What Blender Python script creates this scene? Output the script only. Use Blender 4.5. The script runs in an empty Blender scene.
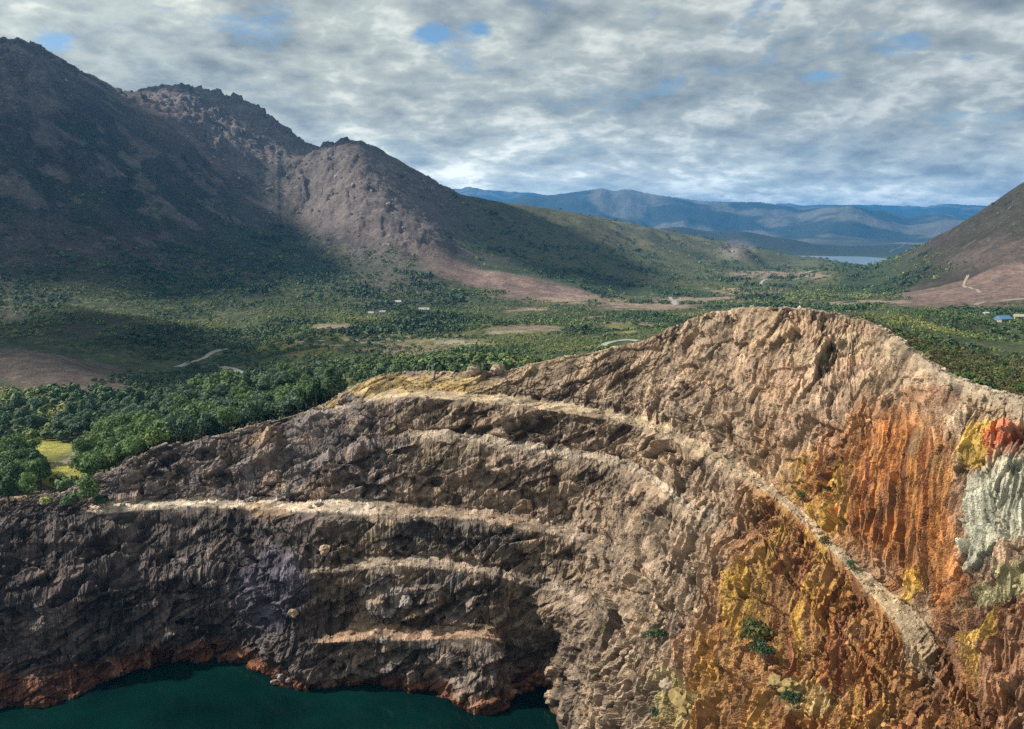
import bpy, math, random
import numpy as np

random.seed(7)
rng = np.random.default_rng(11)
C = bpy.context.scene.collection
R = math.radians

# ------------------------------------------------------------------ camera model
F = 852.0                       # focal length in pixels of the 1024 px wide frame
PITCH = R(9.3)
CAMZ = 110.0
CP, SP = math.cos(PITCH), math.sin(PITCH)


def tan_down(py):
    return np.tan(np.arctan((np.asarray(py, float) - 364.5) / F) + PITCH)


def P_y(px, py, Y):
    """world point at forward distance Y"""
    px, py, Y = np.broadcast_arrays(np.asarray(px, float), np.asarray(py, float), np.asarray(Y, float))
    drop = Y * tan_down(py)
    depth = Y * CP + drop * SP
    return np.stack([(px - 512) / F * depth, Y, CAMZ - drop], -1)


def P_z(px, py, z):
    """world point at height z"""
    return P_y(px, py, (CAMZ - z) / tan_down(py))


def project(p):
    d = p[..., 1] * CP - (p[..., 2] - CAMZ) * SP
    up = p[..., 1] * SP + (p[..., 2] - CAMZ) * CP
    return 512 + F * p[..., 0] / d, 364.5 - F * up / d


# ------------------------------------------------------------------ noise
def _h(ix, iy, iz, seed):
    h = (ix.astype(np.uint32) * np.uint32(374761393) + iy.astype(np.uint32) * np.uint32(668265263)
         + iz.astype(np.uint32) * np.uint32(2147483647 - 58) + np.uint32((seed * 1274126177) & 0xffffffff))
    h = (h ^ (h >> np.uint32(13))) * np.uint32(1274126177)
    h = (h ^ (h >> np.uint32(16))) * np.uint32(2246822519)
    return h ^ (h >> np.uint32(13))


def _f(h):
    return (h & np.uint32(0xffffff)).astype(np.float32) / np.float32(0xffffff)


def vnoise(p, seed=0):
    """value noise, -1..1; p (n,3)"""
    p = p.astype(np.float32)
    i = np.floor(p)
    f = p - i
    i = i.astype(np.int64)
    f = f * f * f * (f * (f * 6 - 15) + 10)
    out = np.zeros(len(p), np.float32)
    for dx in (0, 1):
        wx = f[:, 0] if dx else 1 - f[:, 0]
        for dy in (0, 1):
            wy = f[:, 1] if dy else 1 - f[:, 1]
            for dz in (0, 1):
                wz = f[:, 2] if dz else 1 - f[:, 2]
                out += wx * wy * wz * _f(_h(i[:, 0] + dx, i[:, 1] + dy, i[:, 2] + dz, seed))
    return out * 2 - 1


def fbm(p, oct=4, seed=0, gain=.5):
    a, s, o, t = 1.0, 1.0, 0, 0
    for k in range(oct):
        o = o + a * vnoise(p * s + 17.3 * k, seed + k)
        t += a
        a *= gain
        s *= 2.03
    return o / t


def ridged(p, oct=4, seed=0):
    a, s, o, t = 1.0, 1.0, 0, 0
    for k in range(oct):
        o = o + a * (1 - 2 * np.abs(vnoise(p * s + 9.1 * k, seed + k)))
        t += a
        a *= .5
        s *= 2.07
    return o / t


def facets(p, seed=0, tilt=1.0):
    """each cell of a random cell pattern becomes its own tilted plane: broken rock"""
    p = p.astype(np.float32)
    flat2 = bool((p[:100, 2] == p[0, 2]).all() and (p[-100:, 2] == p[0, 2]).all())
    i = np.floor(p - .5).astype(np.int64)
    best = np.full(len(p), 9e9, np.float32)
    val = np.zeros(len(p), np.float32)
    for dx in (0, 1):
        for dy in (0, 1):
            for dz in ((0,) if flat2 else (0, 1)):
                cx, cy, cz = i[:, 0] + dx, i[:, 1] + dy, i[:, 2] + dz
                h1 = _h(cx, cy, cz, seed)
                h2 = _h(cx, cy, cz, seed + 101)
                d2 = 0
                dt = 0
                v0 = None
                for k, c_ in enumerate((cx, cy, cz)):
                    if flat2 and k == 2:
                        continue
                    sh = np.uint32(10 * k)
                    d = p[:, k] - c_.astype(np.float32) - .5 - (((h1 >> sh) & np.uint32(1023)).astype(np.float32) / 1023 - .5) * .8
                    v_ = ((h2 >> sh) & np.uint32(1023)).astype(np.float32) / 511.5 - 1
                    v0 = v_ if v0 is None else v0
                    d2 = d2 + d * d
                    dt = dt + v_ * d
                m = d2 < best
                best = np.where(m, d2, best)
                val = np.where(m, dt * tilt + v0 * .55, val)
    return val


def sm(a, b, x):
    t = np.clip((x - a) / (b - a), 0, 1)
    return t * t * (3 - 2 * t)


def ell(px, py, cx, cy, rx, ry, rot=0.0):
    """1 inside an ellipse, falling to 0 at its edge"""
    c, s = math.cos(rot), math.sin(rot)
    dx, dy = px - cx, py - cy
    u, v = (dx * c + dy * s) / rx, (-dx * s + dy * c) / ry
    return 1 - sm(.55, 1.1, np.sqrt(u * u + v * v))


# ------------------------------------------------------------------ mesh + material helpers
def mesh_np(name, v, faces, cols=None, smooth=False):
    me = bpy.data.meshes.new(name)
    n, k = faces.shape
    me.vertices.add(len(v))
    me.vertices.foreach_set('co', np.ascontiguousarray(v, np.float32).ravel())
    me.loops.add(n * k)
    me.loops.foreach_set('vertex_index', np.ascontiguousarray(faces, np.int32).ravel())
    me.polygons.add(n)
    me.polygons.foreach_set('loop_start', np.arange(0, n * k, k, dtype=np.int32))
    me.polygons.foreach_set('use_smooth', np.full(n, smooth, bool))
    me.update(calc_edges=True)
    for nm, c in (cols or {}).items():
        c = np.asarray(c, np.float32)
        if c.ndim == 1:
            at = me.attributes.new(nm, 'FLOAT', 'POINT')
            at.data.foreach_set('value', c)
        else:
            at = me.attributes.new(nm, 'FLOAT_COLOR', 'POINT')
            at.data.foreach_set('color', np.concatenate([c, np.ones((len(c), 1), np.float32)], 1).ravel())
    return me


def link(name, me, mat, parent=None):
    o = bpy.data.objects.new(name, me)
    C.objects.link(o)
    if mat:
        me.materials.append(mat)
    if parent:
        o.parent = parent
    return o


def tag(o, label=None, cat=None, group=None, kind=None):
    for k, v in (('label', label), ('category', cat), ('group', group), ('kind', kind)):
        if v:
            o[k] = v
    return o


def empty(name, loc, rz=0):
    o = bpy.data.objects.new(name, None)
    C.objects.link(o)
    o.location = loc
    o.rotation_euler.z = rz
    return o


class NT:
    def __init__(s, name):
        s.m = bpy.data.materials.new(name)
        s.m.use_nodes = True
        s.t = s.m.node_tree
        s.t.nodes.clear()
        s.out = s.t.nodes.new('ShaderNodeOutputMaterial')
        s.b = s.t.nodes.new('ShaderNodeBsdfPrincipled')
        s.b.inputs['Specular IOR Level'].default_value = .25
        s.b.inputs['Roughness'].default_value = .9
        s.l(s.b.outputs[0], s.out.inputs[0])

    def l(s, a, b):
        s.t.links.new(a, b)

    def n(s, ty, **kw):
        o = s.t.nodes.new('ShaderNode' + ty)
        for k, v in kw.items():
            if k in o.inputs:
                o.inputs[k].default_value = v
            else:
                setattr(o, k, v)
        return o

    def pos(s):
        return s.n('NewGeometry').outputs['Position']

    def noise(s, vec, scale, detail=4, rough=.6):
        o = s.n('TexNoise', Scale=scale, Detail=detail, Roughness=rough)
        s.l(vec, o.inputs['Vector'])
        return o.outputs['Fac']

    def ramp(s, fac, stops):
        o = s.n('ValToRGB')
        e = o.color_ramp.elements
        while len(e) < len(stops):
            e.new(.5)
        for x, (p, c) in zip(e, stops):
            x.position = p
            x.color = (*c, 1) if len(c) == 3 else c
        s.l(fac, o.inputs[0])
        return o.outputs[0]

    def math(s, op, a, b=None, clamp=False):
        o = s.n('Math', operation=op, use_clamp=clamp)
        for k, x in enumerate((a, b)):
            if x is None:
                continue
            if isinstance(x, (int, float)):
                o.inputs[k].default_value = x
            else:
                s.l(x, o.inputs[k])
        return o.outputs[0]

    def mix(s, fac, a, b, blend='MIX'):
        o = s.n('Mix', data_type='RGBA', blend_type=blend)
        for k, x in ((0, fac), (6, a), (7, b)):
            if isinstance(x, (int, float)):
                o.inputs[k].default_value = x
            elif isinstance(x, tuple):
                o.inputs[k].default_value = (*x, 1)
            else:
                s.l(x, o.inputs[k])
        return o.outputs[2]

    def attr(s, nm):
        return s.n('Attribute', attribute_name=nm)

    def bump(s, h, strength=.5, dist=.3):
        o = s.n('Bump', Strength=strength, Distance=dist)
        s.l(h, o.inputs['Height'])
        s.l(o.outputs[0], s.b.inputs['Normal'])


def simple(name, col, var=.25, scale=2.0, rough=.9, metal=0):
    t = NT(name)
    c = t.n('TexCoord').outputs['Object']
    f = t.noise(c, scale, 5)
    lo = tuple(x * (1 - var) for x in col)
    hi = tuple(min(1, x * (1 + var)) for x in col)
    t.l(t.ramp(f, [(.3, lo), (.7, hi)]), t.b.inputs['Base Color'])
    t.b.inputs['Roughness'].default_value = rough
    t.b.inputs['Metallic'].default_value = metal
    t.bump(f, .2, .05)
    return t.m


# ================================================================== THE PIT
# every column is a profile from the waterline up to the rim: (px, py, z)
COLS = [
    [(-250, 760, 0), (-245, 720, 6), (-242, 712, 7), (-235, 665, 16), (-233, 660, 16.5), (-220, 560, 31), (-215, 555, 31.3),
     (-205, 548, 32), (-200, 544, 32), (-190, 538, 32), (-180, 532, 32), (-170, 525, 32), (-150, 510, 32)],
    [(0, 706, 0), (0, 660, 9), (0, 652, 9.8), (0, 600, 20), (0, 594, 20.6), (0, 527, 34), (0, 521, 34.3), (2, 518, 34.2),
     (4, 515, 34), (8, 512, 33.6), (10, 509, 33.2), (15, 505, 32.6), (20, 500, 32)],
    [(60, 700, 0), (60, 655, 8), (60, 648, 9), (58, 595, 20), (58, 588, 20.6), (55, 519, 34), (56, 513, 34.3), (58, 509, 34.6),
     (60, 506, 34.6), (63, 502, 34.6), (65, 499, 34.4), (70, 495, 34), (75, 490, 33.2)],
    [(112, 676, 0), (108, 645, 8), (108, 638, 9), (104, 590, 20), (104, 584, 20.7), (100, 512, 34.5), (102, 503, 34.7), (104, 494, 37.5),
     (105, 489, 38.5), (107, 481, 40), (110, 475, 41), (115, 469, 42), (125, 463, 43)],
    [(200, 661, 0), (200, 625, 9), (200, 618, 10), (200, 575, 21), (200, 570, 21.6), (200, 507, 34.5), (200, 499, 34.7), (200, 482, 38.5),
     (200, 477, 39.5), (200, 464, 42.5), (200, 459, 43.5), (202, 450, 45.5), (205, 440, 47)],
    [(245, 663, 0), (245, 625, 10), (245, 618, 11), (246, 572, 23), (246, 567, 23.5), (248, 508, 35), (248, 499, 35.2), (250, 476, 40),
     (250, 471, 41), (252, 447, 46), (252, 443, 46.8), (254, 434, 48.6), (258, 424, 50.3)],
    [(286, 684, 0), (288, 640, 11), (288, 633, 11.8), (292, 575, 25), (292, 570, 25.5), (295, 512, 35.5), (296, 500, 35.8), (298, 470, 42),
     (298, 465, 43), (300, 432, 50), (300, 428, 50.5), (302, 420, 52), (305, 412, 53.5)],
    [(372, 688, 0), (370, 640, 12), (370, 622, 12.8), (370, 568, 26.5), (370, 560, 27), (370, 516, 36.5), (370, 503, 37), (372, 448, 51),
     (372, 442, 51.7), (374, 400, 61), (375, 393, 61.5), (377, 385, 63), (382, 375, 65)],
    [(440, 695, 0), (440, 640, 12), (440, 628, 12.5), (440, 568, 27), (440, 560, 27.3), (440, 518, 37), (440, 510, 37), (440, 440, 54),
     (440, 434, 54), (440, 398, 62.5), (440, 392, 62.7), (441, 384, 64), (444, 373, 66)],
    [(494, 710, 0), (493, 641, 13), (492, 630, 13.5), (495, 577, 26.5), (497, 569, 27), (500, 524, 36.5), (500, 516, 36.8), (500, 448, 53),
     (500, 441, 53.3), (502, 404, 62), (502, 396, 62.3), (505, 385, 64.5), (508, 370, 67.5)],
    [(509, 694, 0), (508, 650, 7.5), (509, 630, 11.5), (516, 583, 24.5), (518, 576, 25.6), (525, 529, 36), (526, 521, 36.4), (528, 452, 52.5),
     (528, 445, 53), (530, 407, 61.8), (530, 399, 62), (535, 384, 65), (540, 362, 69.8)],
    [(549, 689, 0), (549, 650, 9), (550, 641, 11), (556, 592, 24), (558, 586, 25), (562, 535, 35.5), (563, 528, 36), (568, 458, 52),
     (568, 451, 52.5), (572, 413, 61.6), (570, 404, 61.8), (580, 378, 68), (590, 352, 74)],
    [(562, 735, 0), (572, 685, 10), (575, 678, 12), (590, 610, 25), (593, 603, 26), (604, 548, 36.5), (606, 541, 37), (615, 465, 51.5),
     (616, 459, 52), (622, 422, 61), (620, 413, 61.3), (630, 375, 69), (640, 342, 78)],
    [(600, 800, 0), (620, 735, 12), (622, 728, 13.5), (640, 660, 27), (642, 653, 28), (655, 585, 38), (657, 578, 38.7), (675, 500, 51),
     (677, 492, 51.7), (690, 447, 60), (692, 437, 60.3), (700, 380, 72.5), (712, 314, 87)],
    [(640, 880, 0), (665, 800, 13), (668, 792, 14.5), (692, 710, 29), (694, 702, 30), (718, 620, 41), (720, 613, 41.7), (748, 545, 51.5),
     (750, 538, 52), (771, 496, 58), (776, 487, 58.2), (782, 400, 73.5), (790, 307, 92)],
    [(690, 990, 0), (720, 890, 14), (722, 882, 15.5), (752, 785, 29), (754, 778, 30), (785, 690, 41), (787, 682, 41.7), (812, 605, 50.5),
     (814, 598, 51), (832, 551, 56), (838, 545, 56.2), (855, 430, 73), (868, 322, 90)],
    [(740, 1130, 0), (785, 1010, 14), (788, 1000, 15.5), (825, 880, 29), (828, 872, 30), (862, 775, 41), (864, 767, 41.6), (892, 690, 49),
     (895, 682, 49.4), (913, 644, 53.5), (930, 626, 54), (945, 480, 72), (952, 376, 86.5)],
    [(830, 1300, 0), (880, 1150, 14), (884, 1140, 15.5), (925, 990, 30), (928, 980, 31), (955, 870, 42), (958, 860, 42.7), (985, 775, 49),
     (988, 767, 49.5), (985, 735, 52), (995, 722, 52.6), (1028, 540, 70), (1040, 403, 85)],
    [(1000, 1600, 0), (1040, 1460, 14), (1050, 1440, 15.5), (1130, 1200, 30), (1134, 1190, 31), (1157, 1020, 42), (1160, 1010, 43), (1180, 920, 48.5),
     (1184, 910, 49), (1200, 850, 53), (1210, 830, 54), (1230, 620, 70), (1250, 430, 84)],
]
for ci_ in range(7, 13):
    for ri_, dp_ in ((2, 1.5), (4, 2), (6, 3), (8, 3), (10, 1)):
        a_, b_, c_ = COLS[ci_][ri_]
        COLS[ci_][ri_] = (a_, b_ - dp_, c_)
NETC = np.array([[P_z(*q) for q in col] for col in COLS])            # (cols, rows, 3)
# resample columns with Catmull-Rom, station = plan length along the row of bench C
lens = np.linalg.norm(np.diff(NETC[:, 6, :2], axis=0), axis=1) * .5 + np.linalg.norm(np.diff(NETC[:, 9, :2], axis=0), axis=1) * .5
st = np.concatenate([[0], np.cumsum(lens)])


def catmull(st, vals, s):
    """C1 interpolation with Catmull-Rom tangents at uneven stations"""
    k = np.clip(np.searchsorted(st, s, side='right') - 1, 0, len(st) - 2)
    tan = np.zeros_like(vals)
    d = (vals[1:] - vals[:-1]) / (st[1:] - st[:-1]).reshape(-1, *([1] * (vals.ndim - 1)))
    tan[0], tan[-1] = d[0], d[-1]
    w = (st[1:] - st[:-1])
    for i in range(1, len(st) - 1):
        tan[i] = (d[i - 1] * w[i] + d[i] * w[i - 1]) / (w[i] + w[i - 1])
    h = (st[k + 1] - st[k])
    t = (s - st[k]) / h
    sh = (-1, *([1] * (vals.ndim - 1)))
    t, h = t.reshape(sh), h.reshape(sh)
    t2, t3 = t * t, t * t * t
    return (2 * t3 - 3 * t2 + 1) * vals[k] + (t3 - 2 * t2 + t) * h * tan[k] + (-2 * t3 + 3 * t2) * vals[k + 1] + (t3 - t2) * h * tan[k + 1]


NU = 1650
# more columns where the wall is seen (equal steps along the wall)
_u = np.linspace(0, st[-1], 4000)
_r = catmull(st, NETC[:, 9], _u)
_x, _y = project(_r)
_w = np.hypot(np.gradient(_x), np.gradient(_y)) * np.where((_x > -40) & (_x < 1070) & (_y < 780), 1, .25) + .02
_c = np.cumsum(_w)
su = np.interp(np.linspace(_c[0], _c[-1], NU), _c, _u)
net = catmull(st, NETC, su)                                           # (NU, 13, 3)
colid = np.interp(su, st, np.arange(len(st)))
# pit-ward direction at every column, for the rows behind the rim and under water
inward = net[:, 4, :2] - net[:, 12, :2]
inward /= np.linalg.norm(inward, axis=1, keepdims=True)
ker = np.ones(81) / 81
for a in (0, 1):
    inward[:, a] = np.convolve(np.pad(inward[:, a], 40, mode='edge'), ker, 'valid')
rim = net[:, 12]


def back(dist, dz):
    q = rim.copy()
    q[:, :2] -= inward * dist
    q[:, 2] += dz
    return q


under = net[:, 0].copy()
under[:, :2] += inward * 9
under[:, 2] = -9
rows = [under] + [net[:, k] for k in range(13)] + [back(5, -.8), back(12, -3.5), back(26, -14)]
rows = np.stack(rows, 1)                                              # (NU, 17, 3)
#       u-w  w-A A  A-B B   B-C C   C-D D   D-E E   E-m m-rim  back
SUB = [10, 52, 14, 54, 12, 52, 14, 72, 12, 56, 16, 80, 84, 22, 12, 8]
parts, seg = [], []
for k, n in enumerate(SUB):
    t = (np.arange(n) / n)
    parts.append(rows[:, k:k + 1] * (1 - t)[None, :, None] + rows[:, k + 1:k + 2] * t[None, :, None])
    seg += [(k, x) for x in t]
parts.append(rows[:, -1:])
seg.append((15, 1.0))
G = np.concatenate(parts, 1)                                          # (NU, NV, 3)
NV = G.shape[1]
segk = np.array([s[0] for s in seg])
segt = np.array([s[1] for s in seg])
# soften the profile a little along v so that bench lips are worn
Gs = G.copy()
for _ in range(3):
    Gs[:, 1:-1] = Gs[:, 1:-1] * .5 + (Gs[:, :-2] + Gs[:, 2:]) * .25
G = Gs
du = np.gradient(G, axis=0)
dv = np.gradient(G, axis=1)
N = np.cross(du, dv)
N /= np.linalg.norm(N, axis=2, keepdims=True) + 1e-9
if N[NU // 2, 300, 1] > 0:
    N = -N
PX, PY = project(G)
p = G.reshape(-1, 3)
px, py = PX.ravel(), PY.ravel()
KK = np.broadcast_to(segk, (NU, NV)).ravel()
TT = np.broadcast_to(segt, (NU, NV)).ravel()
CI = np.broadcast_to(colid[:, None], (NU, NV)).ravel()

# flat ground: the benches, where they still read as benches
benchw = np.zeros(len(p), np.float32)
for k, lo, hi, s in ((2, 6.5, 9.6, 1), (4, 6.5, 12.3, .8), (6, 2.8, 12.4, 1), (8, 7.6, 13.6, .8), (10, 6.8, 16.0, 1), (13, -1, 99, .6), (14, -1, 99, .5), (15, -1, 99, .5)):
    wob = fbm(p / 9.0, 2, 31 + k) * .5
    m = (KK == k) * sm(lo - .6, lo + .4, CI + wob) * (1 - sm(hi - .5, hi + .5, CI + wob)) * s
    benchw = np.maximum(benchw, m)
bw = benchw.reshape(NU, NV)
bws = bw.copy()
for _ in range(3):
    bws[:, 1:-1] = np.maximum(bws[:, 1:-1] * .6, (bws[:, :-2] + bws[:, 1:-1] + bws[:, 2:]) / 3)
benchs = bws.ravel()

# plan directions: along the wall
along = np.zeros_like(G)
along[:, :, :2] = du[:, :, :2]
along /= np.linalg.norm(along, axis=2, keepdims=True) + 1e-9
arc = np.broadcast_to(su[:, None], (NU, NV)).ravel()
right = sm(12.8, 14.3, CI)                                            # the stained right wall
hill = right * sm(10.6, 11.2, KK + TT)                                # the tan hill above the ramp
low_w = right * (1 - hill)
flute_zone = np.clip(right * (1 - .75 * hill) + .25, 0, 1)
orange_hill = np.clip(ell(px, py, 905, 500, 85, 120, -.3), 0, 1)
flute_zone = np.maximum(flute_zone, orange_hill)

disp = np.zeros(len(p), np.float32)
disp += 2.4 * fbm(p / 24.0, 2, 1)


def beds(ang, lx, lz, seed):
    """facets that are long along beds dipping at an angle in the face of the wall"""
    ca, sa = math.cos(ang), math.sin(ang)
    a_, z_ = arc - 170, p[:, 2] - 40 + .25 * (p[:, 1] - 190)
    warp = .4 * vnoise(p / 7.0, seed + 50)
    return facets(np.stack([(a_ * ca + z_ * sa) / lx, (z_ * ca - a_ * sa + warp) / lz, (p[:, 0] * .5 - p[:, 1]) / (lx * 1.2)], -1), seed, 1.5)


q = p + .4 * np.stack([vnoise(p / 3.5, 41), vnoise(p / 3.5, 42), vnoise(p / 3.5, 43)], -1)
f0 = facets(q / np.array([13.0, 13.0, 9.0]), 2, 1.2)
f1 = facets(q / np.array([5.5, 5.5, 4.2]), 3, 1.3)
f3 = facets(p / .95, 8, 1.2)
bedA = 2.1 * beds(.42, 11.0, 3.8, 12) + 1.0 * beds(.5, 5.0, 1.7, 13) + .2 * beds(.45, 2.0, .8, 14)
bedB = 2.1 * beds(.98, 9.0, 3.4, 15) + 1.1 * beds(.9, 4.4, 1.7, 16) + .24 * beds(.95, 1.9, .8, 17)
# upright joints on the cut faces between benches
jo = np.stack([arc / 2.6, p[:, 2] / 9.0, np.zeros(len(p))], -1)
jo2 = np.stack([arc / 1.0, p[:, 2] / 4.5, np.zeros(len(p))], -1)
joint = .85 * facets(jo, 18, 1.3) + .3 * facets(jo2, 19, 1.2)
hb = np.clip(hill + sm(11.6, 12.6, CI), 0, 1)
steep = (1 - right) * sm(-.35, .35, fbm(p / 16.0, 2, 44) + .25 * (KK < 8) - .12)
rock = (f0 * 2.6 + f1 * .95 + .16 * f3) * (1 - (.85 - .3 * low_w) * flute_zone) + (bedA * (1 - hb) + bedB * hb) * (1 - .5 * steep) * (1 - (.9 - .3 * low_w) * flute_zone) + joint * steep * np.where((KK == 7) | (KK == 9), .15, 1)
disp += rock * (1 - .3 * (px < 330) * (py > 505)) * (1 - .22 * sm(6, 7, CI) * (1 - sm(12, 13, CI)))
ln_ = arc - .04 * p[:, 2] + .34 * (p[:, 2] - 56) * low_w
ln_ = ln_ + (.5 + .5 * low_w) * vnoise(p / 4.0, 46) + 1.2 * low_w * vnoise(p / 11.0, 47)
vs_ = 1 + .9 * low_w
fl = np.stack([ln_ / 2.3, p[:, 2] / 19.0 * vs_, np.zeros(len(p))], -1)
fl2 = np.stack([ln_ / .85, p[:, 2] / 10.0 * vs_, np.ones(len(p))], -1)
fl3 = np.stack([ln_ / 6.5, p[:, 2] / 30.0, np.ones(len(p))], -1)
fl4 = np.stack([ln_ / .45, p[:, 2] / 5.0, np.ones(len(p))], -1)
flute = 1.4 * facets(fl, 21, 1.3) + 1.1 * facets(fl2, 22, 1.3) + 2.0 * facets(fl3, 23, 1.3) + .36 * facets(fl4, 24, 1.2)
disp += flute * flute_zone * (.85 - .25 * low_w)
disp *= (1 - np.where(KK == 10, .96, .93) * np.clip(benchs, 0, 1))
lip = np.zeros(len(p), np.float32)
for kw in (1, 3, 5, 7, 9):
    lip = np.maximum(lip, (KK == kw) * sm(.72, 1.0, TT))
    lip = np.maximum(lip, .6 * (KK == kw + 2) * (1 - sm(0, .12, TT)))
bl = np.zeros((NU, NV), np.float32)
bmax = {k: benchs.reshape(NU, NV)[:, segk == k].max(1) for k in (2, 4, 6, 8, 10)}
for kw in (1, 3, 5, 7, 9):
    bl[:, segk == kw] = bmax[kw + 1][:, None]
    if kw + 2 <= 11:
        bl[:, segk == kw + 2] = np.maximum(bl[:, segk == kw + 2], .5 * bmax[kw + 1][:, None])
disp *= 1 - np.where(CI > 12, .93, .82) * lip * bl.ravel()
disp *= 1 - .8 * (KK == 10) * sm(15, 15.6, CI) * (1 - sm(16.0, 16.4, CI))
rimpath = sm(15.0, 16.2, CI) * ((KK == 13) + (KK == 12) * sm(.8, .93, TT))
disp *= 1 - .85 * np.clip(rimpath, 0, 1)
disp += benchs * .45 * fbm(p / 2.2, 3, 55)
gold = ell(px, py, 405, 385, 110, 16) * (KK >= 10) * (KK < 14)
disp *= 1 - .75 * np.clip(gold, 0, 1)
# keep the waterline and buried edge calm
disp *= np.where(KK >= 15, .3, 1) * np.where(KK == 0, .6, 1)
disp *= np.where(KK == 13, .6, np.where(KK == 14, .5, 1))
crest = sm(11.2, 12.6, KK + TT) * (KK < 14)
disp *= 1 - .35 * crest
disp = disp.reshape(NU, NV)
disp[:, 1:-1] = .8 * disp[:, 1:-1] + .1 * (disp[:, 2:] + disp[:, :-2])
Gd = G + N * disp[..., None]
PV = Gd.reshape(-1, 3)
Z = PV[:, 2]

# ---- mineral colours (surface colours of the rock, plus shade painted into the cove)
def c3(*a):
    return np.array(a, np.float32)


TAN, GREY, DARK = c3(.42, .30, .20), c3(.20, .165, .155), c3(.112, .088, .080)
BROWN, ORANGE, RUST = c3(.27, .20, .145), c3(.45, .182, .058), c3(.235, .09, .04)
OCHRE, RED, MINT = c3(.52, .335, .075), c3(.48, .11, .042), c3(.47, .445, .34)
GOLD, DUST, OLIVE = c3(.47, .33, .13), c3(.42, .345, .265), c3(.41, .315, .205)
CHAR, PALEY, SHORE = c3(.085, .075, .072), c3(.50, .42, .2), c3(.20, .08, .038)
w1 = fbm(p / 14.0, 3, 61)
w2 = fbm(p / 5.0, 3, 62)
w3 = fbm(p / 1.6, 3, 63)
streak = fbm(np.stack([ln_ / .9, p[:, 2] / 16.0, np.zeros(len(p))], -1), 3, 64)
streak2 = fbm(np.stack([ln_ / 3.2, p[:, 2] / 34.0, np.ones(len(p))], -1), 3, 65)
wx = px + 16 * w1 + 9 * w2
wy = py + 14 * fbm(p / 12.0, 3, 66) + 8 * w3
col = np.empty((len(p), 3), np.float32)
col[:] = BROWN


def lay(m, c):
    global col
    m = np.clip(m, 0, 1).astype(np.float32)[:, None]
    col = col * (1 - m) + c * m


lay(sm(560, 680, wx), BROWN * .5 + TAN * .5)
lay(sm(20, 70, wx) * (1 - sm(360, 440, wx)) * (1 - sm(500, 520, wy)), GREY)
lay(.8 * ell(wx, wy, 440, 540, 80, 22), CHAR * 1.25)
lay(.7 * ell(wx, wy, 430, 600, 70, 34), GREY * .75)
lay(.8 * ell(wx, wy, 430, 670, 110, 40), GREY * .8)
lay(.65 * ell(wx, wy, 540, 660, 30, 70), BROWN * .55)  # cove recess: its shade is put into the brown
lay(.75 * (KK == 5) * sm(.3, .6, TT) * sm(7.2, 7.8, CI) * (1 - sm(9.6, 10.6, CI)), CHAR)
lay(.6 * (KK == 3) * sm(.2, .6, TT + .5 * w2) * sm(7.6, 8.2, CI) * (1 - sm(9.2, 10.4, CI)), CHAR * 1.1)
lay(.6 * ell(wx, wy, 380, 600, 26, 30), c3(.36, .34, .34))
lay(.6 * sm(.15, .5, w2) * (wx < 640), BROWN * 1.25)
lay(.6 * sm(.1, .5, streak2) * (wx < 420) * (wy < 505), c3(.26, .2, .17))
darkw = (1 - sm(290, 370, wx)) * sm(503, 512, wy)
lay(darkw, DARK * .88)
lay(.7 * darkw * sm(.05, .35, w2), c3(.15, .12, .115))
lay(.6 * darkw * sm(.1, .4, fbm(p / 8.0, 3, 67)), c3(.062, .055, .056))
lay(.8 * ell(wx, wy, 270, 590, 40, 50) * (p[:, 2] > 5), c3(.13, .115, .15))
lay(.5 * ell(wx, wy, 200, 570, 40, 50) * sm(.0, .35, streak), c3(.26, .22, .2))
lay(.8 * hill, TAN)
lay(.5 * hill * sm(-.1, .35, w1), c3(.34, .215, .145))
lay(.65 * hill * sm(.15, .45, w2) * (wy < 360), c3(.5, .38, .24))
lay(.55 * ell(wx, wy, 590, 600, 130, 130) * sm(.0, .35, w2), c3(.4, .3, .21))
# stained wall, lower right
low_r = right * (1 - hill)
lr = low_r * sm(690, 740, wx + .32 * (wy - 600))
lay(lr, c3(.38, .2, .085))
lay(lr * sm(.0, .25, streak2), RUST * 1.15)
lay(lr * sm(.12, .38, streak), c3(.44, .25, .07))
lay(.85 * ell(wx, wy, 790, 575, 62, 80) * sm(-.05, .25, streak + .4 * w2), OCHRE * .9)
lay(.5 * ell(wx, wy, 800, 580, 70, 80) * sm(.0, .3, -streak2), c3(.3, .17, .08))
lay(.85 * ell(wx, wy, 742, 585, 14, 60, .35), OCHRE)
lay(.6 * ell(wx, wy, 760, 540, 26, 40, .4), c3(.47, .26, .16))
lay(.75 * ell(wx, wy, 860, 625, 60, 70) * sm(-.1, .25, streak), ORANGE * .8)
lay(.7 * ell(wx, wy, 805, 690, 40, 24), PALEY * .9)
lay(.75 * ell(wx, wy, 678, 702, 26, 32), PALEY)
lay(.85 * ell(wx, wy, 980, 660, 90, 110), c3(.21, .10, .05))
lay(.7 * ell(wx, wy, 980, 660, 90, 110) * sm(.1, .35, streak), c3(.36, .17, .06))
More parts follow.
